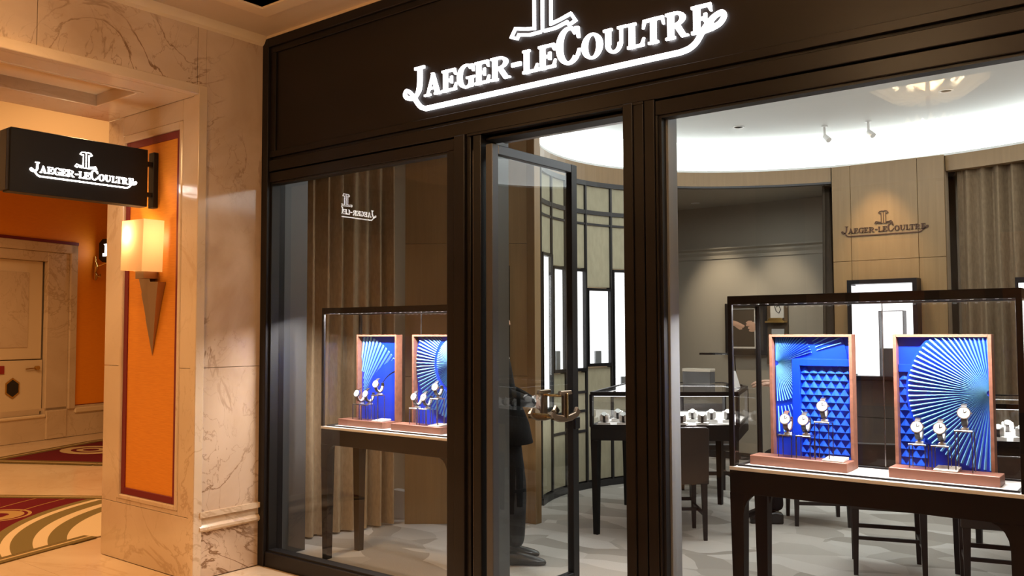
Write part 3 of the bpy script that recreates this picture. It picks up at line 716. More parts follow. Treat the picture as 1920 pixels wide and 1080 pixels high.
def smooth2(pts, n=4):
    out = []; P = [Vector(p) for p in pts]
    for i in range(len(P) - 1):
        p0, p1, p2, p3 = P[max(i - 1, 0)], P[i], P[i + 1], P[min(i + 2, len(P) - 1)]
        for j in range(n):
            t = j / n; out.append(tuple(.5 * ((2 * p1) + (p2 - p0) * t + (2 * p0 - 5 * p1 + 4 * p2 - p3) * t * t + (3 * p1 - p0 - 3 * p2 + p3) * t ** 3)))
    return out + [tuple(P[-1])]
LOGO = []            # (part name, mesh): x to the right, z up, faces -y, centred on the emblem, underline at z = 0
def logo_mesh(name, polys):
    mb = MB()
    for p in polys: mb.ext(p, lambda u, v, w_: (u, w_, v), 0, -.012)
    me = bpy.data.meshes.new(name); me.from_pydata(mb.v, [], mb.f); b = bmesh.new(); b.from_mesh(me); bmesh.ops.recalc_face_normals(b, faces=b.faces); b.to_mesh(me); b.free()
    me.materials.append(M['glowsign']); LOGO.append((name, me))
CXL = 2.287
for ch, x0, x1, z0, z1 in (('A', 1.468, 1.592, .068, .188), ('E', 1.601, 1.703, .068, .188), ('G', 1.710, 1.831, .066, .190), ('E', 1.840, 1.935, .066, .188), ('R', 1.948, 2.070, .066, .188),
                           ('-', 2.085, 2.146, .116, .136), ('L', 2.160, 2.250, .066, .186), ('E', 2.259, 2.362, .066, .188), ('C', 2.367, 2.507, .066, .245), ('O', 2.518, 2.636, .066, .186),
                           ('U', 2.644, 2.765, .068, .188), ('L', 2.776, 2.861, .068, .186), ('T', 2.856, 2.963, .068, .188), ('R', 2.975, 3.080, .068, .190), ('E', 3.103, 3.202, .066, .192)):
    h = z1 - z0; wv = (x1 - x0) / h
    logo_mesh('letter', [[(x0 - CXL + u * h, z0 + v * h) for u, v in p] for p in glyph(ch, wv)] if ch != '-' else [rc(x0 - CXL, x1 - CXL, z0, z1)])
# the J flows into the flourish
jp = smooth2([(-.858, .235), (-.858, .16), (-.868, .112), (-.890, .082), (-.925, .073), (-.962, .083), (-.980, .108), (-.968, .130), (-.940, .120), (-.905, .080), (-.875, .040), (-.845, .014), (-.814, .002)], 4)
logo_mesh('letter', ribbon(smooth2([(-.858, .24), (-.858, .16), (-.866, .115), (-.888, .084), (-.92, .074)], 4), [.016] * 9 + [.014, .012, .011, .010, .010, .009, .008, .007]) + [rc(-.898, -.822, .232, .247)])
fl_l = smooth2([(-.915, .074), (-.958, .084), (-.976, .108), (-.962, .126), (-.935, .112), (-.905, .080), (-.875, .040), (-.848, .014), (-.814, .0)], 4)
fl_r = smooth2([(.755, .0), (.80, .008), (.836, .030), (.864, .068), (.891, .100), (.927, .128), (.960, .136), (.968, .116), (.950, .092), (.920, .080), (.872, .072)], 4)
logo_mesh('flourish', ribbon(fl_l + fl_r, [.012] * 9 + [.010] * 10 + [.013] * 14 + [.012] * 20 + [.011] * 40))
half = [(-.009, .262), (-.081, .262), (-.150, .277), (-.161, .259), (-.199, .274), (-.172, .314), (-.106, .298), (-.052, .289), (-.052, .505), (-.082, .497), (-.108, .512), (-.082, .548), (-.030, .556), (-.004, .548)]
mono = []
for s in (1, -1):
    pl = [(s * a - .004, b) for a, b in half]; mono += ribbon(pl, .0068)
mono += ribbon([(-.004, .262), (-.004, .55)], .0068)
logo_mesh('monogram', mono)
def place_logo(parent, mtx, m):
    for nme, me in LOGO:
        o = bpy.data.objects.new(nme, me); C.objects.link(o); o.parent = parent; o.matrix_local = mtx
        o.material_slots[0].link = 'OBJECT'; o.material_slots[0].material = m
sg = thing('fascia_sign', 'large white illuminated lettering with emblem and underline on the dark fascia', 'sign', (CXL, -.004, 2.748))
place_logo(sg, Matrix.Identity(4), M['glowsign'])
sb = thing('blade_sign', 'black projecting box sign with small white lit lettering on the marble jamb', 'sign', (-.505, -.5, 2.31))
box('sign_box', M['black'], sb, -.045, .045, -.895, -.065, 0, .37, .003)
box('end_cap', M['darkwood'], sb, -.062, .03, -.91, -.893, .01, .36, .002)
for z in (.085, .285): box('bracket_arm', M['black'], sb, -.018, .018, -.07, -.012, z - .014, z + .014)
box('mounting_plate', M['blackm'], sb, -.03, .03, -.018, .0 + .017, .0, .365, .003)
k_ = .330
place_logo(sb, Matrix.Translation((.045, -.462, .105)) @ Matrix.Rotation(PI / 2, 4, 'Z') @ Matrix.Scale(k_, 4), M['glowsign_small'])
place_logo(sb, Matrix.Translation((-.045, -.462, .105)) @ Matrix.Rotation(-PI / 2, 4, 'Z') @ Matrix.Scale(k_, 4), M['glowsign_small'])
wlg = thing('wall_sign', 'dark bronze lettering with emblem on the lit oak pier', 'sign', (2.508, YP - .003, 2.425))
place_logo(wlg, Matrix.Scale(.408, 4), M['bronze_letter'])

# ------------------------------------------------------------------ sconce on the jamb
sn = thing('wall_sconce', 'glowing wall sconce with a jagged pointed metal body on the orange panel', 'lamp', (-.51, -.482, 1.35))
def shade_mat():
    m = bpy.data.materials.new('shade_glass'); m.use_nodes = True; n, l = nt(m); n.clear()
    out = n.new('ShaderNodeOutputMaterial'); a = n.new('ShaderNodeBsdfTranslucent'); b = n.new('ShaderNodeBsdfDiffuse'); x = n.new('ShaderNodeMixShader')
    a.inputs[0].default_value = (.90, .74, .50, 1); b.inputs[0].default_value = (.85, .70, .48, 1); x.inputs[0].default_value = .35
    l.new(a.outputs[0], x.inputs[1]); l.new(b.outputs[0], x.inputs[2]); l.new(x.outputs[0], out.inputs[0]); return m
M['shade'] = shade_mat()
mb = MB(); q = [(-.135, .555), (.125, .54), (.14, .87), (-.125, .875)]
mb.add([(u, -.155, v) for u, v in q] + [(u, -.015, v) for u, v in q], [(0, 1, 2, 3), (0, 3, 7, 4), (1, 5, 6, 2), (0, 4, 5, 1)])
mb.build('lamp_shade', M['shade'], sn)
mb = MB(); mb.ext([(0, 0), (.105, .35), (.15, .475), (.02, .48)], lambda u, v, w_: (u, w_ * (v / .48) - .004, v), -.055, 0); mb.build('body_facet', M['sconce_metal'], sn)
mb = MB(); mb.ext([(0, 0), (.02, .48), (.0, .53), (-.11, .535), (-.118, .50), (-.098, .445), (-.088, .42), (-.094, .40), (-.072, .32), (-.056, .25), (-.060, .243), (-.03, .12)], lambda u, v, w_: (u, w_ * min(1, v / .48) - .003, v), -.035, 0); mb.build('body_blade', M['sconce_metal'], sn)
mb = MB(); mb.ext([(-.05, .50), (.05, .50), (.05, .56), (-.05, .56)], lambda u, v, w_: (u, w_, v), -.10, 0); mb.build('bracket', M['sconce_metal'], sn)
light('sconce_bulb', 'POINT', (-.575, -.575, 2.13), 3.0, (1, .72, .36), rad=.03)

# far small sign with its ornate bracket
fs = thing('bracket_sign', 'small dark hanging sign with a white mark on a gold wall bracket in the hall', 'sign', hw(1.46, 0, 2.3))
def hl(u, w_, v): return (D0.x * u + N0.x * w_, D0.y * u + N0.y * w_, v)
mb = MB(); mb.ext([(.02, .32), (.09, .27), (.40, .27), (.47, .32), (.47, .56), (.40, .62), (.09, .62), (.02, .56)], lambda u, v, w_: hl(w_ + .05, u + .05, v), -.03, .03); mb.build('sign_board', M['black'], fs, .006)
mb = MB(); mb.ext([(.17, .36), (.32, .36), (.32, .40), (.27, .40), (.27, .52), (.30, .54), (.19, .54), (.21, .52), (.21, .40), (.17, .40)], lambda u, v, w_: hl(w_ + .05, u - .01, v), -.036, -.03); mb.build('sign_mark', M['glowsign_small'], fs)
mb = MB()
mb.tube([hl(0, .03, 0), hl(0, .05, .07), hl(0, .03, .12), hl(0, .06, .2), hl(0, .03, .27), hl(0, .03, .36)], [.018, .045, .02, .035, .02, .012], 10); mb.tube([hl(0, .03, .2), hl(.02, .12, .22), hl(.06, .22, .27)], .014, 8)
mb.tube([hl(0, .04, .06), hl(.04, .10, .05), hl(.05, .08, .09)], .012, 8); mb.build('scroll_bracket', M['brass'], fs, smooth=True)

# chandelier over the concourse (seen mirrored in the right window)
ch = thing('chandelier', 'glass dish chandelier over the concourse, mirrored in the right window', 'chandelier', (3.66, -1.72, 2.72))
M['crystal'] = mat('crystal', (.9, .8, .6), .1, emit=(1, .78, .48), es=2.2)
M['crystal'].node_tree.nodes['Principled BSDF'].inputs['Alpha'].default_value = .42
MB().lathe([(.012, -.1), (.012, .98), (.06, 1.02)], n=10).build('stem', M['brass'], ch)
for kk in range(16):
    a = kk * PI / 8; ca, sa = math.cos(a), math.sin(a)
    mb = MB(); mb.tube([(.05 * ca, .05 * sa, .13), (.18 * ca, .18 * sa, .14), (.29 * ca, .29 * sa, .22), (.32 * ca, .32 * sa, .33)], [.02, .035, .04, .01], 6); mb.build('glass_petal', M['crystal'], ch, smooth=True)
for kk in range(8):
    a = kk * PI / 4; mb = MB(); mb.lathe([(.001, -.02), (.022, 0), (.022, .03), (.001, .05)], (.17 * math.cos(a), .17 * math.sin(a), .20), 10); mb.build('bulb', M['bulb'], ch)
for kk in range(10):
    a = kk * PI / 5; ca, sa = math.cos(a), math.sin(a)
    mb = MB(); mb.tube([(.02 * ca, .02 * sa, -.10), (.07 * ca, .07 * sa, -.09), (.11 * ca, .11 * sa, -.05), (.12 * ca, .12 * sa, .0)], [.012, .02, .02, .006], 6); mb.build('glass_petal', M['crystal'], ch, smooth=True)
for kk in range(3):
    a = kk * PI * 2 / 3; MB().lathe([(.001, -.02), (.018, 0), (.018, .02), (.001, .04)], (.045 * math.cos(a), .045 * math.sin(a), -.05), 10).build('bulb', M['bulb'], ch)
light('chandelier_light', 'POINT', (3.66, -1.72, 2.98), 48, WARM, rad=.10)

# ------------------------------------------------------------------ curtains
def curtain(name, label, path, z0, z1, m, amp=.035, folds=9, seed=1):
    rd = random.Random(seed); P = [Vector(p) for p in path]; L = [0]
    for a, b in zip(P, P[1:]): L.append(L[-1] + (b - a).length)
    nn = folds * 10; ph = [rd.uniform(-.35, .35) for _ in range(folds + 2)]; am = [rd.uniform(.65, 1.25) for _ in range(folds + 2)]
    def at(s):
        for i in range(len(P) - 1):
            if s <= L[i + 1] + 1e-9:
                t = (P[i + 1] - P[i]).normalized(); return P[i] + t * (s - L[i]), Vector((-t.y, t.x))
    v = []; f = []; rows = 7; T = .012
    for side in (0, 1):
        for r in range(rows):
            zz = z0 + (z1 - z0) * r / (rows - 1)
            for i in range(nn + 1):
                s = L[-1] * i / nn; p, n_ = at(s); k = i / nn * folds; kk = int(min(k, folds - 1))
                o = amp * am[kk] * math.sin(2 * PI * (k + ph[kk] * .15 * math.sin(zz * 1.5 + kk))) + .012 * math.sin(5.3 * k + zz)
                q = p + n_ * (o + (T if side else 0)); v.append((q.x, q.y, zz))
    W_ = nn + 1; S = rows * W_
    for side in (0, 1):
        for r in range(rows - 1):
            for i in range(nn): a = side * S + r * W_ + i; f.append((a, a + 1, a + 1 + W_, a + W_))
    for r in range(rows - 1):
        for i in (0, nn): a = r * W_ + i; f.append((a, a + W_, a + W_ + S, a + S))
    for i in range(nn):
        for r in (0, rows - 1): a = r * W_ + i; f.append((a, a + 1, a + 1 + S, a + S))
    mb = MB(); mb.v = v; mb.f = f
    return tag(mb.build(name, m, smooth=True), label, 'curtain')
curtain('curtain', 'tall taupe curtain in deep folds behind the left display table', [(-.36, .44), (-.30, .66), (-.16, 1.34)], .015, 3.1, M['curtain_left'], .04, 8, 3)
curtain('curtain', 'long taupe curtain in even folds at the right of the oak pier', [(3.13, 5.42), (3.55, 5.36), (4.1, 5.18), (4.7, 4.85)], .015, 2.99, M['curtain'], .045, 13, 5)
curtain('curtain', 'dark narrow curtain gathered at the right side of the grey alcove', [(1.90, 5.42), (1.93, 5.9)], .015, 2.98, M['darkcurtain'], .03, 5, 6)

# ------------------------------------------------------------------ watches, risers, plinths
def make_watch(label, strap):
    t = thing('watch', label, 'watch')
    cz, tilt = .066, R_(18); ct, st = math.cos(tilt), math.sin(tilt)
    def F(u, v, w_): return (u, -.020 - w_ * ct - v * -st * 1.0, cz + v * ct + w_ * st)   # dial plane leaning back
    def disc(r, w0, w1, n=22, rr=None):
        mb = MB(); mb.ext([(r * math.cos(2 * PI * i / n), r * math.sin(2 * PI * i / n)) for i in range(n)], F, w0, w1); return mb
    wc_ = disc(.0245, -.006, .004).build('watch_case', M['silver'], t)
    disc(.021, .004, .0055).build('dial', M['dial'], wc_)
    mb = MB(); mb.ext([(.024, -.003), (.0285, -.003), (.0285, .003), (.024, .003)], F, -.003, .002); mb.build('crown', M['silver'], wc_)
    mb = MB()
    for u0, v0, u1, v1, hw_ in ((0, 0, 0, .015, .0012), (0, 0, .011, .006, .0012)):
        for q in ribbon([(u0, v0), (u1, v1)], hw_): mb.ext(q, F, .0055, .0062)
    mb.build('watch_hands', M['black'], wc_)
    mb = MB(); w2 = .010; n = 20; ring = []
    for i in range(n + 1):
        a = R_(70 + (290) * i / n) ; ring.append((.012 + .034 * math.sin(a) * .95, .056 + .040 * math.cos(a)))
    for i in range(n):
        (y0, z0), (y1, z1) = ring[i], ring[i + 1]
        dy, dz = y0 - .012, z0 - .056; k = 1 + .004 / max(.02, math.hypot(dy, dz)); dy1, dz1 = y1 - .012, z1 - .056; k1 = 1 + .004 / max(.02, math.hypot(dy1, dz1))
        mb.ext([(y0, z0), (y1, z1), (.012 + dy1 * k1, .056 + dz1 * k1), (.012 + dy * k, .056 + dz * k)], lambda u, v, w_: (w_, u, v), -w2, w2)
    mb.build('strap', M[strap], t)
    mb = MB()      # pale C-shaped holder
    for i in range(n - 4):
        (y0, z0), (y1, z1) = ring[i + 2], ring[i + 3]
        mb.ext([(y0, z0), (y1, z1), (.012 + (y1 - .012) * .8, .056 + (z1 - .056) * .8), (.012 + (y0 - .012) * .8, .056 + (z0 - .056) * .8)], lambda u, v, w_: (w_, u, v), -.006, .006)
    mb.box(-.012, .012, 0.0, .028, 0, .006); mb.box(-.005, .005, .006, .018, .004, .020)
    mb.build('holder', M['white'], t)
    return t
WP = {s: make_watch('placeholder', s) for s in ('strap', 'strapbrown')}
used = set()
def place_watch(x, y, z, rz, label, group, s='strap', scale=1.0):
    if s not in used:
        used.add(s); o = WP[s]; o.location = (x, y, z); o.rotation_euler = (0, 0, rz); tag(o, label, None, group)
    else: o = dup(WP[s], (x, y, z), rz, label, group)
    o.scale = (scale,) * 3; return o
def make_riser(h, label, group, loc):
    t = thing('watch_riser', label, 'display stand', loc, 0, group)
    box('platform', M['silver'], t, -.034, .034, -.032, .032, h - .007, h, .001)
    for x in (-.031, .031):
        for y in (-.029, .029): box('leg', M['steel'], t, x - .0018, x + .0018, y - .0018, y + .0018, 0, h - .007)
    return t

# ------------------------------------------------------------------ display tables in the windows
DECK = .875
def display_case(x0, label):
    t = thing('display_table', label, 'display table', (x0, .32, 0)); Wd, Dp = 1.20, .345
    B = M['blackm']; DK = M['black']
    for y in (0, Dp - .03): box('apron', DK, t, 0, Wd, y, y + .03, .755, .858, .002)
    for x in (0, Wd - .03): box('apron', DK, t, x, x + .03, .03, Dp - .03, .755, .858, .002)
    for x, sx in ((.0325, 1), (Wd - .0325, -1)):
        for y in (.0325, Dp - .0325):
            mb = MB(); mb.taper((x, y, 0), .022, .022, (x, y, .755), .0325, .0325)
            for yy, in ((y,),):
                q = [(x + sx * .032, .756), (x + sx * .032, .66)] + [(x + sx * (.032 + .075 * (1 - math.cos(R_(a)))), .66 + .096 * math.sin(R_(a))) for a in (20, 40, 60, 80, 90)]
                yb = -.0 if y < .1 else Dp - .03
                mb.ext(q, lambda u, v, w_: (u, w_, v), yb + .002, yb + .028)
            mb.build('leg', DK, t)
    box('deck', M['white'], t, .02, Wd - .02, .02, Dp - .02, .858, DECK)
    box('deck_edge', M['white'], t, .0, Wd, -.004, .02, .858, DECK, .002)
    box('deck_edge', M['white'], t, Wd - .02, Wd, .02, Dp, .858, DECK, .002)
    for a in ((.03, Wd - .03, .022, .032), (.03, Wd - .03, Dp - .032, Dp - .022), (.03, .04, .032, Dp - .032), (Wd - .04, Wd - .03, .032, Dp - .032)):
        box('glass_channel', B, t, *a, DECK - .002, DECK + .008)
    for x in (.0, Wd - .022):
        for y in (0, Dp - .016): box('post', B, t, x, x + .022, y, y + .016, DECK, 1.625, .001)
    for y in (0, Dp - .024): box('top_rail', B, t, 0, Wd, y, y + .024, 1.622, 1.662, .002)
    for x in (0, Wd - .024): box('top_rail', B, t, x, x + .024, .024, Dp - .024, 1.622, 1.662, .002)
    mb = MB()
    for i in range(26): x = .04 + (Wd - .09) * i / 25; mb.box(x, x + .012, .027, .035, 1.622, 1.628)
    tag(mb.build('led_strip', M['led_dim'], t), kind='stuff')
    box('led_housing', B, t, .024, Wd - .024, .024, .038, 1.628, 1.645)
    G = M['caseglass']
    box('top_pane', G, t, .024, Wd - .024, .024, Dp - .024, 1.650, 1.656)
    box('front_pane', G, t, .022, Wd - .022, .003, .008, DECK, 1.622)
    for a in ((.022, .598), (.602, Wd - .022)): box('back_pane', G, t, *a, Dp - .010, Dp - .005, DECK, 1.622)
    for x in (.004, Wd - .009): box('side_pane', G, t, x, x + .005, .016, Dp - .016, DECK, 1.622)
    box('pane_edge', M['steel'], t, .598, .602, Dp - .011, Dp - .005, DECK, 1.622)
    light('case_light', 'AREA', (x0 + Wd / 2, .386, 1.636), 42, (1, .95, .93), (R_(-16), 0, 0), (Wd - .12, .03))
    return t
display_case(.20, 'black legged glass display table behind the left shop window')
display_case(3.10, 'black legged glass display table behind the right shop window')

# blue art panels in walnut frames
def ray_poly(cx, cz, a, r0, r1, w0, w1):
    c, s = math.cos(R_(a)), math.sin(R_(a))
    return [(cx + c * r0 - s * w0, cz + s * r0 + c * w0), (cx + c * r1 - s * w1, cz + s * r1 + c * w1), (cx + c * r1 + s * w1, cz + s * r1 - c * w1), (cx + c * r0 + s * w0, cz + s * r0 - c * w0)]
def clip_r(cx, cz, a, r, xa, xb, za, zb):
    c, s = math.cos(R_(a)), math.sin(R_(a)); m = r
    if c > 1e-6: m = min(m, (xb - cx) / c)
    if c < -1e-6: m = min(m, (xa - cx) / c)
    if s > 1e-6: m = min(m, (zb - cz) / s)
    if s < -1e-6: m = min(m, (za - cz) / s)
    return m
def ray_mesh(t, cx, cz, a, r0, r1, y, wide=.009, h=.011):
    if r1 - r0 < .02: return
    k = wide / .33; mb = MB(); c, s = math.cos(R_(a)), math.sin(R_(a)); w0, w1 = max(.0008, k * r0 * .5), k * r1 * .5
    pts = [(cx + c * r - s * w_, cz + s * r + c * w_) for r, w_ in ((r0, w0), (r1, w1), (r1, -w1), (r0, -w0))]
    v = [(p[0], y, p[1]) for p in pts] + [(cx + c * r0, y - h * .5, cz + s * r0), (cx + c * r1, y - h, cz + s * r1)]
    mb.add(v, [(0, 1, 5, 4), (3, 4, 5, 2), (1, 2, 5), (0, 4, 3), (0, 3, 2, 1)]); mb.build('ray', M['blue_highlight'], t)
def disc_poly(cx, cz, r, xa, xb, za, zb, n=72):
    out = []
    for i in range(n):
        a = 360 * i / n; c, s = math.cos(R_(a)), math.sin(R_(a)); out.append((min(max(cx + r * c, xa), xb), min(max(cz + r * s, za), zb)))
    res = []
    for q in out:
        if not res or (abs(q[0] - res[-1][0]) + abs(q[1] - res[-1][1])) > 1e-5: res.append(q)
    return res
def wedge(t, xl, xr, xm, z, h, y):
    mb = MB(); mb.add([(xl, y, z), (xr, y, z), (xl, y - .004, z + .001), (xr, y - .004, z + .001), (xm, y - .001, z + h), (xm, y - .010, z + .002)], [(2, 5, 4), (5, 3, 4), (0, 1, 3, 5, 2), (0, 2, 4), (3, 1, 4), (0, 4, 1)]); mb.build('pyramid', M['blue_mid'], t)
PW, PZ0, PZ1, PY = .385, .92, 1.482, .575
def art_panel(x0, label):
    t = thing('art_panel', label, 'panel', (x0, PY, 0), 0, 'blue relief panels behind the watches')
    z0 = DECK + .001
    for a, b in ((0, .014), (PW - .014, PW)): box('frame_side', M['walnut'], t, a, b, -.035, .022, z0, PZ1, .001)
    box('frame_top', M['walnut'], t, .014, PW - .014, -.035, .022, PZ1 - .012, PZ1, .001)
    box('back_board', M['blue'], t, .014, PW - .014, .006, .020, z0, PZ1 - .012)
    return t
def front(mb, poly, y0, y1): mb.ext(poly, lambda u, v, w_: (u, w_, v), y0, y1); return mb
xa, xb, za, zb = .016, PW - .016, DECK + .004, PZ1 - .014
# right window, left panel: fan behind, stepped frame and a field of pyramids
t = art_panel(3.212, 'blue relief panel with a field of small pyramids, right window')
front(MB(), disc_poly(.02, 1.345, .335, xa, xb, za, zb), 0.0, .006).build('fan_disc', M['blue'], t)
for a in [-88 + 4.4 * i for i in range(41)]:
    L = clip_r(.02, 1.345, a, .325, xa, xb, za, zb)
    if -60 < a < 15.4: L = min(L, .080 / math.cos(R_(a)))
    if a <= -60: L = min(L, .40)
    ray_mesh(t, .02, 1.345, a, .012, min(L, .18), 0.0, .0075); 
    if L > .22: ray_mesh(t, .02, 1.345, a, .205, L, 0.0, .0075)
box('step_frame', M['blue'], t, .104, .140, -.022, .006, za, 1.368, .001); box('step_frame', M['blue'], t, .140, xb, -.022, .006, 1.336, 1.368, .001)
pw, phh = .0395, .0335
for r in range(13):
    for c_ in range(7):
        x = .141 + c_ * pw - (pw / 2 if r % 2 else 0); z = 1.334 - (r + 1) * phh
        if x < .138 - pw / 2 or z < za: continue
        xl, xr = max(x, .141), min(x + pw, xb)
        if xr - xl < .012: continue
        wedge(t, xl, xr, min(max(x + pw / 2, xl), xr), z, phh, -.002)
# right window, right panel: big fan over pyramids
t = art_panel(3.772, 'blue relief panel with one large fan of rays with painted highlights, right window')
box('step_frame', M['blue'], t, xa, .10, -.012, .006, 1.318, 1.352, .001)
for r in range(12):
    for c_ in range(3):
        x = xa + c_ * pw - (pw / 2 if r % 2 else 0); z = 1.316 - (r + 1) * phh
        xl, xr = max(x, xa), min(x + pw, .125)
        if xr - xl < .012 or z < za: continue
        wedge(t, xl, xr, min(max(x + pw / 2, xl), xr), z, phh, .004)
fc = (.372, 1.238)
front(MB(), disc_poly(*fc, .325, xa, xb, za, zb), -.020, -.004).build('fan_disc', M['blue'], t)
for i in range(45):
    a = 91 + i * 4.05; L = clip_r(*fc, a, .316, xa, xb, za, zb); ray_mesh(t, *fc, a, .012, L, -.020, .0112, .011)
# left window, left panel: slanting rays and two large discs
t = art_panel(.30, 'blue relief panel with nested discs and a dark arc, left window')
c1 = (-.045, .99)
for i in range(22):
    a = 8 + i * 3.8; L = clip_r(*c1, a, .50, xa, .36, za, zb)
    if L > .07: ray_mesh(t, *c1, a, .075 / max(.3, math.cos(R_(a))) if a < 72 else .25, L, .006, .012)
front(MB(), disc_poly(.40, .98, .34, xa, xb, za, zb), -.010, .006).build('large_disc', M['blue'], t)
front(MB(), disc_poly(.42, 1.02, .235, xa, xb, za, zb), -.013, -.010).build('dark_arc', M['black'], t)  # black disc edge showing as an arc round the small disc
front(MB(), disc_poly(.425, 1.015, .228, xa, xb, za, zb), -.024, -.010).build('small_disc', M['blue'], t)
# left window, right panel: fan with a plain arc through it
t = art_panel(.83, 'blue relief panel with a split fan of rays, left window')
fc = (.365, 1.30)
front(MB(), disc_poly(*fc, .36, xa, xb, za, zb), -.004, .006).build('fan_disc', M['blue'], t)
for i in range(45):
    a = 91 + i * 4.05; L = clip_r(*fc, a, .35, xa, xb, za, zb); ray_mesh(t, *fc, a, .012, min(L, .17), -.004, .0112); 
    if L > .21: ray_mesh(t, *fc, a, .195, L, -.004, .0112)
# plinths, risers, watches
wn = 0
SETS = [('left window, left set', .25, .43, (.15, .235, .33)), ('left window, right set', .755, .43, (.175, .26, .355)), ('right window, left set', 3.155, .445, (.16, .245, .33)), ('right window, right set', 3.772, .42, (.11, .198, .288))]
ORD = ('leftmost', 'middle', 'tallest')
for si, (nm, bx, bw, offs) in enumerate(SETS):
    t = tag(box('plinth', M['walnut'], None, bx, bx + bw, .425, .535, DECK + .0005, .918, .002), 'low walnut plinth carrying three watch stands, ' + nm, 'plinth', 'walnut plinths')
    for k, o in enumerate(offs):
        h = (.104, .104, .172)[k]
        make_riser(h, ORD[k] + ' thin legged watch stand, ' + nm, 'watch stands in the windows', (bx + o, .478, .918))
        place_watch(bx + o, .478, .918 + h, R_((0, 0, 6)[k]), 'wristwatch with a white dial on the %s stand, %s' % (ORD[k], nm), 'watches in the windows', 'strapbrown' if (si, k) in ((0, 0), (2, 0)) else 'strap', 1.06)
    x = bx + bw - (.065 if si != 3 else .20)
    tag(MB().ext([(-.045, 0), (.045, .004), (.045, .014), (-.045, .005)], lambda u, v, w_: (x + w_, .475 + u, .9185 + v), -.045, .045).build('price_card', M['paper']), 'small tilted card lying on the walnut plinth, ' + nm, 'card', 'cards on the plinths')

# ------------------------------------------------------------------ glass counters inside
def counter(name, label, poly, zt, glass_h, apron_z0, legs, lit):
    t = thing(name, label, 'counter', (0, 0, 0)); n = len(poly); P = [Vector(p) for p in poly]; cen = sum(P, Vector((0, 0))) / n
    zd = zt - glass_h
    def inset(d): return [tuple(p + (cen - p).normalized() * d) for p in P]
    MB().prism([tuple(p) for p in P], apron_z0, zd - .012).build('apron', M['black'], t, .003)
    MB().prism(inset(.01), zd - .012, zd + .004).build('deck', M['white'], t)
    def rail(nm, i, z0, z1, d=.03, m='blackm'):
        a, b = P[i], P[(i + 1) % n]; A, B = a + (cen - a).normalized() * d, b + (cen - b).normalized() * d
        return MB().prism([tuple(a), tuple(b), tuple(B), tuple(A)], z0, z1).build(nm, M[m], t)
    for i in range(n):
        rail('top_rail', i, zt - .03, zt); rail('base_rail', i, zd - .012, zd + .016, .02)
        rail('glass_wall', i, zd + .016, zt - .03, .006, 'caseglass')
        p = P[i]; q = (cen - p).normalized() * .013 + p; box('post', M['blackm'], t, q.x - .012, q.x + .012, q.y - .012, q.y + .012, zd, zt - .02)
    MB().prism(inset(.03), zt - .012, zt - .004).build('glass_top', M['caseglass'], t)
    mb = MB(); i0 = inset(.034); i1 = inset(.05)
    for i in range(n): mb.prism([i0[i], i0[(i + 1) % n], i1[(i + 1) % n], i1[i]], zt - .036, zt - .030)
    mb.build('led_strip', M['lightbox'], t)
    for x, y in legs: mb = MB(); mb.taper((x, y, 0), .018, .018, (x, y, apron_z0 + .002), .028, .028); mb.build('leg', M['black'], t)
    light('counter_light', 'AREA', (cen.x, cen.y, zt - .04), lit, (1, .97, .94), size=(.5, .4))
    return t
PA = [(1.26, 1.985), (1.70, 2.26), (2.16, 2.60), (1.93, 3.32), (1.56, 3.69), (1.24, 3.50), (.85, 3.25)]
counter('glass_counter', 'black glass-topped watch counter in the middle of the room, behind the door gap', PA, 1.05, .26, .69, [(1.285, 2.02), (2.11, 2.62), (1.545, 3.60), (.91, 3.10)], 30)
PC = [(3.60, 2.42), (4.70, 2.75), (4.62, 3.60), (3.56, 3.36)]
counter('glass_counter', 'black glass-topped watch counter behind the right window display, at the picture edge', PC, 1.05, .24, .69, [(3.63, 2.47), (4.64, 2.80), (4.56, 3.53), (3.60, 3.31)], 28)
tag(box('watch_tray', M['white'], None, 1.83, 2.05, 2.66, 2.86, .794, .802), 'white tray in the right-hand corner of the middle glass counter', 'tray')
def cushion(x, y, z, rz, label, group, wlabel, wgroup):
    t = thing('watch_cushion', label, 'cushion', (x, y, z), rz, group)
    mb = MB(); mb.taper((0, 0, 0), .046, .042, (0, 0, .02), .046, .042); mb.build('base', M['white'], t)
    mb = MB(); mb.lathe([(.012, -.036), (.030, -.032), (.034, 0), (.030, .032), (.012, .036)], (0, 0, .054), 14, 'x'); mb.build('pillow', M['whitefab'], t, smooth=True)
    q = thing('watch', wlabel, 'watch', (x, y, z + .054), rz, wgroup)
    mb = MB()
    for i in range(20):
        a, b = 2 * PI * i / 20, 2 * PI * (i + 1) / 20
        mb.ext([(.0345 * math.cos(a), .0345 * math.sin(a)), (.0345 * math.cos(b), .0345 * math.sin(b)), (.0375 * math.cos(b), .0375 * math.sin(b)), (.0375 * math.cos(a), .0375 * math.sin(a))], lambda u, v, w_: (w_, u, v), -.009, .009)
    mb.build('strap', M['strap'], q)
    mb = MB(); mb.lathe([(.001, .034), (.021, .034), (.022, .038), (.020, .043), (.001, .043)], n=16)
    mb.v = [(x_, y_ * .77 - z_ * .64, y_ * .64 + z_ * .77) for x_, y_, z_ in mb.v]; mb.build('watch_case', M['silver'], q)
    return t, q
c0 = None
place_names = []
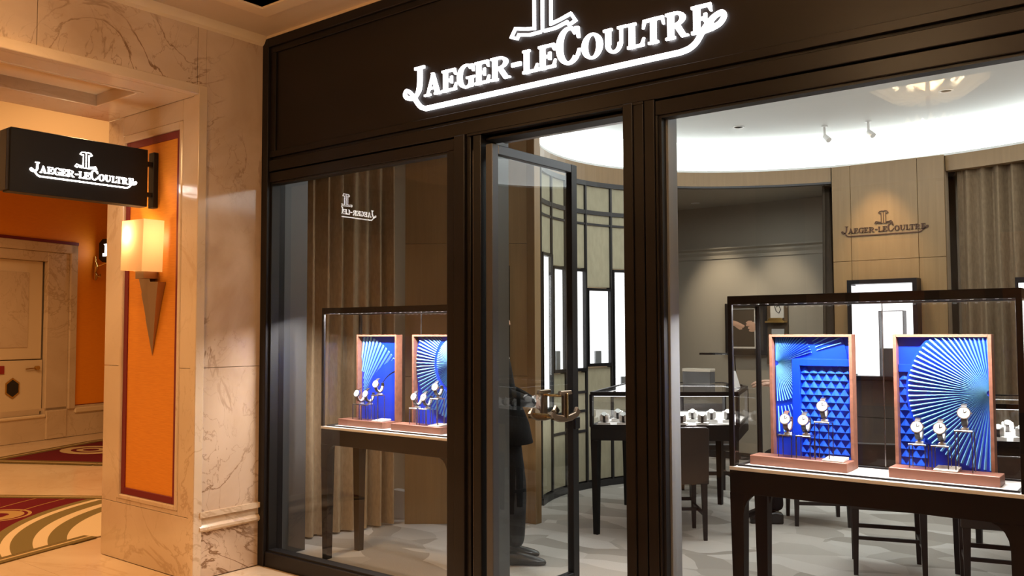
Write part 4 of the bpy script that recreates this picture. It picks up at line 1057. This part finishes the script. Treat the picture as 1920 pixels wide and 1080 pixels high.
def lay(pts, z, where, rz0):
    global c0
    for i, (x, y) in enumerate(pts):
        rz = rz0 + random.uniform(-.25, .25); n_ = ('first', 'second', 'third', 'fourth', 'fifth', 'sixth', 'seventh', 'eighth', 'ninth', 'tenth')[i]
        la = 'white watch cushion, %s from the left, %s' % (n_, where); lb = 'watch on the %s cushion from the left, %s' % (n_, where)
        if c0 is None: c0 = cushion(x, y, z, rz, la, 'white watch cushions', lb, 'watches on cushions')
        else: dup(c0[0], (x, y, z), rz, la, 'white watch cushions'); dup(c0[1], (x, y, z + .054), rz, lb, 'watches on cushions')
lay([(1.30, 2.12), (1.42, 2.20), (1.54, 2.28), (1.66, 2.35), (1.78, 2.43), (1.90, 2.53)], .795, 'front row of the middle counter', R_(32))
lay([(1.24, 2.42), (1.36, 2.50), (1.48, 2.58), (1.60, 2.66), (1.72, 2.74)], .795, 'second row of the middle counter', R_(32))
lay([(1.88, 2.73), (1.98, 2.80)], .802, 'white tray of the middle counter', R_(40))
lay([(3.72, 2.62), (3.84, 2.66), (3.96, 2.70), (4.08, 2.74), (4.20, 2.78)], .815, 'front row of the right counter', R_(16))
lay([(3.72, 2.95), (3.84, 2.99), (3.96, 3.03)], .815, 'back row of the right counter', R_(16))

# ------------------------------------------------------------------ chairs
def chair(label, loc, rz, group):
    t = thing('dining_chair', label, 'chair', loc, rz, group)      # faces +y, back at -y
    box('seat', M['leather'], t, -.215, .215, -.19, .21, .42, .485, .012)
    mb = MB(); q = [(-.22, .40), (.22, .40), (.22, .79)] + [(.20 + .02 * math.cos(R_(a)), .79 + .02 * math.sin(R_(a))) for a in (30, 60, 90)] + [(-.20 - .02 * math.sin(R_(a)), .79 + .02 * math.cos(R_(a))) for a in (0, 30, 60)]
    mb.ext(q, lambda u, v, w_: (u, w_ - (v - .4) * .08, v), -.225, -.185); mb.build('backrest', M['leather'], t, .006)
    for x in (-.19, .19):
        for y in (-.195, .185): mb = MB(); mb.taper((x * 1.02, y * 1.03, 0), .013, .013, (x, y, .42), .021, .021); mb.build('leg', M['darkwood'], t)
    for x in (-.19, .19): box('stretcher', M['darkwood'], t, x - .009, x + .009, -.195, .185, .17, .195)
    box('stretcher', M['darkwood'], t, -.19, .19, -.01, .01, .172, .193)
    box('stretcher', M['darkwood'], t, -.19, .19, .177, .194, .21, .235)
    return t
chp = chair('dark leather chair with its back to the door, drawn up to the middle glass counter', (1.735, 2.385 - .02, 0), R_(38), 'dark leather chairs')
dup(chp, (3.255, 2.325, 0), R_(18), 'dark leather chair behind the right window display table, between the blue panels')
dup(chp, (1.25, 3.98, 0), R_(218), 'dark leather chair on the far side of the middle glass counter')
dup(chp, (3.92, 2.16, 0), R_(14), 'dark leather chair under the right-hand glass counter')

# ------------------------------------------------------------------ alcove pictures, counter lamp
t = thing('framed_photo', 'black framed dark photograph of two hands on the grey alcove wall', 'picture', (.725, 6.16, 1.22))
W1, H1 = .50, .60
for a in ((-.25, -.215, 0, H1), (.215, .25, 0, H1), (-.215, .215, 0, .06), (-.215, .215, H1 - .03, H1)): box('frame', M['frameblack'], t, a[0], a[1], -.03, .03, a[2], a[3])
box('photo', M['photo_dark'], t, -.215, .215, .0, .02, .06, H1 - .03)
for a in ((-.19, .12, .075, .095), (.10, .12, .095, .54), (-.19, .12, .53, .54)): box('mount_line', M['paper'], t, a[0], a[1], -.004, .0, a[2], a[3])
def hand_print(pts, r):
    mb = MB(); mb.tube([(a, -.004, b) for a, b in pts], r, 8); return mb
mb = MB()
for pts, r in (([(-.19, .38), (-.12, .36), (-.06, .34), (-.02, .335)], [.03, .03, .022, .008]), ([(-.12, .35), (-.07, .325), (-.03, .325)], [.018, .014, .008]), ([(-.13, .34), (-.08, .305), (-.05, .305)], [.014, .012, .008])):
    mb.tube([(a, .0, b) for a, b in pts], r, 8)
for v in range(len(mb.v)): mb.v[v] = (mb.v[v][0], mb.v[v][1] * .1 - .003, mb.v[v][2])
mb.build('printed_hand', M['skin'], t, smooth=True)
mb = MB()
for pts, r in (([(.12, .30), (.07, .35), (.03, .355), (.0, .34)], [.045, .04, .025, .008]), ([(.09, .31), (.05, .31), (.02, .315)], [.02, .016, .009]), ([(.10, .29), (.06, .28), (.035, .285)], [.018, .014, .009]), ([(.07, .38), (.03, .385), (.0, .37)], [.016, .013, .008])):
    mb.tube([(a, .0, b) for a, b in pts], r, 8)
for v in range(len(mb.v)): mb.v[v] = (mb.v[v][0], mb.v[v][1] * .1 - .003, mb.v[v][2])
mb.build('printed_hand', M['skin'], t, smooth=True)
t = thing('wall_display', 'brown wall board with a framed drawing above a brass ledge, beside the framed photograph', 'display board', (1.09, 6.165, 1.12))
box('board', M['brownboard'], t, -.125, .125, 0, .035, 0, .75, .003)
box('drawing', M['paper'], t, -.07, .085, -.012, 0, .525, .73)
mb = MB(); mb.tube([(-.02, -.014, .66), (.0, -.014, .60), (.03, -.014, .58), (.05, -.014, .62), (.03, -.014, .67), (.0, -.014, .65)], .005, 6); mb.build('drawing_line', M['photo_dark'], t)
mb = MB(); mb.ext([(-.09, .49), (.10, .49), (.07, .525), (-.06, .525)], lambda u, v, w_: (u, w_, v), -.07, 0); mb.build('ledge', M['brass'], t)
box('ledge', M['brass'], t, -.11, .12, -.085, 0, .47, .49, .002)
box('lower_drawing', M['paper'], t, -.06, .085, -.012, 0, .33, .40); box('lower_drawing', M['paper'], t, -.06, .085, -.012, 0, .10, .31)
t = thing('counter_lamp', 'thin black angled lamp standing on the middle glass counter', 'lamp', (1.86, 3.25, 1.05))
MB().lathe([(.05, 0), (.05, .012), (.001, .014)], n=16).build('base', M['blackm'], t)
mb = MB(); mb.tube([(0, 0, .01), (-.01, 0, .24), (-.03, -.005, .26)], .006, 8); mb.build('stem', M['blackm'], t)
mb = MB(); mb.tube([(-.03, -.005, .26), (-.22, -.03, .262)], .008, 8); mb.box(-.30, -.17, -.05, -.01, .252, .268); mb.build('lamp_head', M['blackm'], t)
t = thing('tablet', 'small white tablet propped up on the middle glass counter near the lamp', 'tablet', (1.95, 3.05, 1.05))
mb = MB(); mb.ext([(0, 0), (.012, 0), (-.028, .13), (-.04, .13)], lambda u, v, w_: (u, w_, v), -.05, .05); mb.build('body', M['white'], t, .002)
mb = MB(); mb.ext([(-.006, .012), (-.0075, .012), (-.043, .122), (-.0415, .122)], lambda u, v, w_: (u, w_, v), -.043, .043); mb.build('screen', M['photo_dark'], t)
t = thing('watch_box', 'grey box standing on the back of the middle glass counter', 'box', (1.42, 3.45, 1.05)); box('body', M['grey_metal'], t, -.12, .14, -.05, .05, 0, .10, .004); box('lid', M['grey_wall'], t, -.122, .142, -.052, .052, .10, .125, .003)

# ------------------------------------------------------------------ people
def skin_mesh(name, joints, edges, mats, level=2):
    """joints: {key: (pos, rx, ry)}; grows one continuous surface, root first"""
    keys = list(joints); me = bpy.data.meshes.new(name); me.from_pydata([joints[k][0] for k in keys], [(keys.index(a), keys.index(b)) for a, b in edges], [])
    o = bpy.data.objects.new(name, me); C.objects.link(o)
    sk = o.modifiers.new('skin', 'SKIN'); sk.use_smooth_shade = True
    for i, k in enumerate(keys):
        v = me.skin_vertices[0].data[i]; v.radius = joints[k][1:3]; v.use_root = (i == 0)
    sb_ = o.modifiers.new('sub', 'SUBSURF'); sb_.levels = level; sb_.render_levels = level
    dg = bpy.context.evaluated_depsgraph_get(); nm = bpy.data.meshes.new_from_object(o.evaluated_get(dg))
    o.modifiers.clear(); o.data = nm; nm.materials.clear()
    for m in mats: nm.materials.append(m)
    nm.polygons.foreach_set('use_smooth', [True] * len(nm.polygons)); return o
def hand_chain(J, E, pre, wrist, direction, side, curl, palm_up):
    """palm with four unequal fingers and a thumb from the side of the palm"""
    d = Vector(direction).normalized(); s = Vector(side).normalized(); n = Vector(palm_up).normalized(); W0 = Vector(wrist)
    J[pre + 'palm'] = (W0 + d * .045, .026, .014); E.append((pre + 'wrist', pre + 'palm'))
    for i, (off, ln) in enumerate(((-.030, .072), (-.010, .080), (.010, .075), (.029, .060))):
        p = W0 + d * .075 + s * off; J[pre + 'k%d' % i] = (p, .0095, .0095); E.append((pre + 'palm', pre + 'k%d' % i)); dd = d.copy(); q = p
        for j, (fr, rr) in enumerate(((.45, .0088), (.32, .008), (.23, .0065))):
            dd = (dd - n * curl * (.5 + .3 * j)).normalized(); q = q + dd * ln * fr; J[pre + 'f%d%d' % (i, j)] = (q, rr, rr)
            E.append((pre + ('k%d' % i if j == 0 else 'f%d%d' % (i, j - 1)), pre + 'f%d%d' % (i, j)))
    p = W0 + d * .025 - s * .030; J[pre + 't0'] = (p, .012, .012); E.append((pre + 'palm', pre + 't0'))
    q = p + (d * .7 - s * .7).normalized() * .034; J[pre + 't1'] = (q, .010, .010); E.append((pre + 't0', pre + 't1'))
    q2 = q + (d * .95 - s * .2 - n * .3).normalized() * .030; J[pre + 't2'] = (q2, .0085, .0085); E.append((pre + 't1', pre + 't2'))
def assign(o, fn):
    for p in o.data.polygons: p.material_index = fn(p.center)
def head_bits(root, base, f, hair_m):
    """eyes, ears and hair fixed to the head; base = head centre, f = facing (unit, horizontal)"""
    f = Vector(f).normalized(); s = Vector((f.y, -f.x, 0)); b = Vector(base)
    for k in (1, -1):
        c = b + f * .080 + s * k * .030 + Vector((0, 0, .012)); MB().lathe([(.001, -.009), (.0075, -.006), (.009, 0), (.0075, .006), (.001, .009)], c, 10).build('eye', M['paper'], root, smooth=True)
        c2 = c + f * .0070; MB().lathe([(.001, -.005), (.005, 0), (.001, .005)], c2, 8).build('iris', M['hair'], root, smooth=True)
        MB().tube([c + f * .006 - s * .017 + Vector((0, 0, .02)), c + f * .010 + Vector((0, 0, .024)), c + f * .004 + s * .017 + Vector((0, 0, .02))], .0035, 6).build('eyebrow', M['hair'], root)
        e = b + s * k * .060 - f * .005; MB().tube([e + Vector((0, 0, .03)), e + s * k * .012 + Vector((0, 0, .022)) - f * .012, e + s * k * .012 - f * .008 - Vector((0, 0, .01)), e - Vector((0, 0, .028))], [.008, .010, .009, .006], 8).build('ear', M['skin'], root, smooth=True)
    MB().tube([b + f * .084 + Vector((0, 0, .016)), b + f * .094 - Vector((0, 0, .006)), b + f * .104 - Vector((0, 0, .024)), b + f * .088 - Vector((0, 0, .032))], [.007, .009, .012, .010], 10).build('nose', M['skin'], root, smooth=True)
    mo = b + f * .090 - Vector((0, 0, .055)); MB().tube([mo - s * .022 - f * .006, mo, mo + s * .022 - f * .006], [.003, .006, .003], 6).build('mouth', mat('lips', (.42, .16, .13), .5), root, smooth=True)
    mb = MB(); v = []; fc_ = []; nr, ns = 8, 18
    ax = Vector((0, 0, 1)) * math.cos(R_(33)) - f * math.sin(R_(33)); fw = f * math.cos(R_(33)) + Vector((0, 0, 1)) * math.sin(R_(33)); hc_ = b + Vector((0, 0, .036)) - f * .006
    for i in range(nr + 1):
        th = i / nr * R_(97)
        for j in range(ns):
            ph = 2 * PI * j / ns; q = hc_ + fw * (math.sin(th) * math.cos(ph) * .092) + s * (math.sin(th) * math.sin(ph) * .071) + ax * (math.cos(th) * .086); v.append(tuple(q))
    for i in range(nr):
        for j in range(ns): fc_.append((i * ns + j, i * ns + (j + 1) % ns, (i + 1) * ns + (j + 1) % ns, (i + 1) * ns + j))
    mb.v = v; mb.f = fc_; mb.build('hair', hair_m, root, smooth=True)

def standing_man():
    f = Vector((.80, .60, 0)).normalized(); s = Vector((f.y, -f.x, 0)); o = Vector((1.215, 1.035, 0)); up = Vector((0, 0, 1))
    P = lambda a, b, z: o + f * a + s * b + up * z              # forward, to his right, height
    J = {}; E = []
    J['pelvis'] = (P(.00, 0, .93), .165, .125)
    for a, b, k in ((-.04, 0, ('belly', 1.08, .160, .118)), (-.075, 0, ('chest', 1.26, .175, .120)), (-.095, 0, ('collar', 1.39, .095, .068)), (-.095, 0, ('neck', 1.475, .043, .043)), (-.085, 0, ('skull', 1.57, .090, .094)), (-.088, 0, ('crown', 1.65, .068, .072))):
        J[k[0]] = (P(a, b, k[1]), k[2], k[3])
    E += [('pelvis', 'belly'), ('belly', 'chest'), ('chest', 'collar'), ('collar', 'neck'), ('neck', 'skull'), ('skull', 'crown')]
    J['nose'] = (P(.030, 0, 1.560), .011, .012); E.append(('skull', 'nose')); J['chin'] = (P(-.022, 0, 1.502), .024, .026); E.append(('skull', 'chin'))
    for k, sg_ in (('r', 1), ('l', -1)):
        fx = .06 if k == 'r' else .02
        J[k + 'hip'] = (P(.0, .09 * sg_, .84), .098, .10); J[k + 'knee'] = (P(.045 + fx * .4, .10 * sg_, .48), .072, .074); J[k + 'ankle'] = (P(.0 + fx, .11 * sg_, .10), .060, .070)
        E += [('pelvis', k + 'hip'), (k + 'hip', k + 'knee'), (k + 'knee', k + 'ankle')]
        J[k + 'sho'] = (P(-.09, .19 * sg_, 1.37), .066, .066); J[k + 'elb'] = (P(-.01, .245 * sg_, 1.10), .056, .056); J[k + 'fore'] = (P(.10, .16 * sg_, 1.06), .048, .048); J[k + 'wrist'] = (P(.185, .06 * sg_, 1.03), .030, .026)
        E += [('collar', k + 'sho'), (k + 'sho', k + 'elb'), (k + 'elb', k + 'fore'), (k + 'fore', k + 'wrist')]
        hand_chain(J, E, k, P(.185, .06 * sg_, 1.03), f * .55 - s * sg_ * .8 - up * .35, up * -1 * 1.0 + f * .2, .55, (f * 1.0 + s * sg_ * .3))
    body = skin_mesh('person', J, E, [M['suit'], M['skin'], M['shirt']])
    body.name = 'person'
    hx = lambda c: (Vector(c) - o)
    def fn(c):
        q = hx(c); a = q.dot(f); b = abs(q.dot(s))
        if q.z > 1.455: return 1
        if q.z > 1.28 and a > -.02 and b < .012 + (q.z - 1.28) * .28: return 2
        if a > .195 and .9 < q.z < 1.12: return 1
        if a > .172 and .95 < q.z < 1.12 and b < .09: return 2
        return 0
    assign(body, fn)
    tag(body, 'man in a black suit standing just inside the open door, hands clasped', 'person')
    for k, sg_ in (('right', 1), ('left', -1)):
        fx = .055 if sg_ == 1 else .015; mb = MB(); L = [(-.085, .035, .045), (-.05, .040, .055), (.02, .045, .058), (.10, .048, .042), (.17, .040, .030), (.205, .020, .018)]
        v = []; ff = []
        for a, w2, h in L:
            for u, z in ((-1, .0), (-1, .5), (-.6, 1), (.6, 1), (1, .5), (1, 0)):
                q = P(a + fx, .11 * sg_ + u * w2, z * h * 1.5 + .001); v.append(tuple(q))
        for i in range(len(L) - 1):
            for j in range(6): ff.append((i * 6 + j, i * 6 + (j + 1) % 6, (i + 1) * 6 + (j + 1) % 6, (i + 1) * 6 + j))
        ff += [(0, 1, 2, 3, 4, 5), tuple(range(30, 36))]; mb.v = v; mb.f = ff; sh = mb.build('shoe', M['shoe'], body, smooth=True); 
        ss = sh.modifiers.new('sub', 'SUBSURF'); ss.levels = 1; ss.render_levels = 1
    head_bits(body, P(-.085, 0, 1.575), f, M['hair'])
    mb = MB(); mb.ext([(-.012, 1.385), (.012, 1.385), (.016, 1.365), (.020, 1.285), (0, 1.27), (-.020, 1.285), (-.016, 1.365)], lambda u, v, w_: tuple(P(w_ + (1.385 - v) * .30 - .035, u, v)), .0, .012); mb.build('tie', M['suit'], body)
    # jacket skirt below the waist
    mb = MB(); v = []; ff = []; ns = 20
    rows_ = [(1.02, -.03, .165, .130), (.90, .0, .185, .150), (.77, .012, .195, .165)]
    for z, a0, rs, rf in rows_:
        for j in range(ns): ph = 2 * PI * j / ns; v.append(tuple(P(a0 + rf * math.cos(ph), rs * math.sin(ph), z)))
    for i in range(2):
        for j in range(ns): ff.append((i * ns + j, i * ns + (j + 1) % ns, (i + 1) * ns + (j + 1) % ns, (i + 1) * ns + j))
    mb.v = v; mb.f = ff; jk = mb.build('jacket_skirt', M['suit'], body, smooth=True); so = jk.modifiers.new('thick', 'SOLIDIFY'); so.thickness = .006
standing_man()

def seated_person():
    f = Vector((-.86, -.50, 0)).normalized(); s = Vector((f.y, -f.x, 0)); o = Vector((2.42, 3.42, 0)); up = Vector((0, 0, 1))
    P = lambda a, b, z: o + f * a + s * b + up * z
    J = {}; E = []
    J['pelvis'] = (P(0, 0, .53), .16, .125)
    for k, a, z, r1, r2 in (('belly', .02, .68, .150, .115), ('chest', .05, .86, .165, .115), ('collar', .07, .98, .11, .08), ('neck', .085, 1.04, .05, .05), ('skull', .115, 1.12, .090, .094), ('crown', .11, 1.20, .068, .072)): J[k] = (P(a, 0, z), r1, r2)
    E += [('pelvis', 'belly'), ('belly', 'chest'), ('chest', 'collar'), ('collar', 'neck'), ('neck', 'skull'), ('skull', 'crown')]
    J['nose'] = (P(.232, 0, 1.105), .011, .012); E.append(('skull', 'nose')); J['chin'] = (P(.18, 0, 1.045), .028, .028); E.append(('skull', 'chin'))
    for k, sg_ in (('r', 1), ('l', -1)):
        J[k + 'hip'] = (P(.06, .09 * sg_, .50), .09, .085); J[k + 'knee'] = (P(.34, .11 * sg_, .50), .068, .068); J[k + 'ankle'] = (P(.30, .11 * sg_, .09), .05, .055)
        E += [('pelvis', k + 'hip'), (k + 'hip', k + 'knee'), (k + 'knee', k + 'ankle')]
        J[k + 'sho'] = (P(.06, .185 * sg_, .97), .060, .060)
        if k == 'r': pts = ((.10, .26, .88), (.20, .22, 1.02), (.305, .15, 1.085))
        else: pts = ((.16, .25, .86), (.25, .20, .98), (.33, .12, 1.080))
        J[k + 'elb'] = (P(pts[0][0], pts[0][1] * sg_, pts[0][2]), .052, .052); J[k + 'fore'] = (P(pts[1][0], pts[1][1] * sg_, pts[1][2]), .043, .043); w_ = P(pts[2][0], pts[2][1] * sg_, pts[2][2]); J[k + 'wrist'] = (w_, .028, .022)
        E += [('collar', k + 'sho'), (k + 'sho', k + 'elb'), (k + 'elb', k + 'fore'), (k + 'fore', k + 'wrist')]
        hand_chain(J, E, k, w_, f * 1.0 - s * sg_ * .15, s * sg_ * -1, .35, up)
    body = skin_mesh('person', J, E, [M['suit'], M['skin']])
    wr_ = .295
    def fn(c):
        q = Vector(c) - o
        if q.z > 1.03 and abs(q.dot(s)) < .09 and q.dot(f) < .235: return 1
        if q.dot(f) > wr_ and q.z > .98: return 1
        return 0
    assign(body, fn)
    tag(body, 'seated person in black resting a hand on the counter, hidden behind a blue panel', 'person')
    for sg_ in (1, -1):
        mb = MB(); c = P(.36, .11 * sg_, 0); mb.ext([(-.10, 0), (.15, 0), (.15, .03), (.06, .07), (-.04, .09), (-.10, .08)], lambda u, v, w_: tuple(c + f * u + s * w_ + up * (v + .001)), -.042, .042); mb.build('shoe', M['shoe'], body, .008)
    head_bits(body, P(.115, 0, 1.115), f, M['hair'])
    return o, f
so_, sf_ = seated_person()
dup(chp, (so_.x - sf_.x * .02, so_.y - sf_.y * .02, -.01), math.atan2(sf_.y, sf_.x) - PI / 2, 'dark leather chair under the seated person at the middle counter')
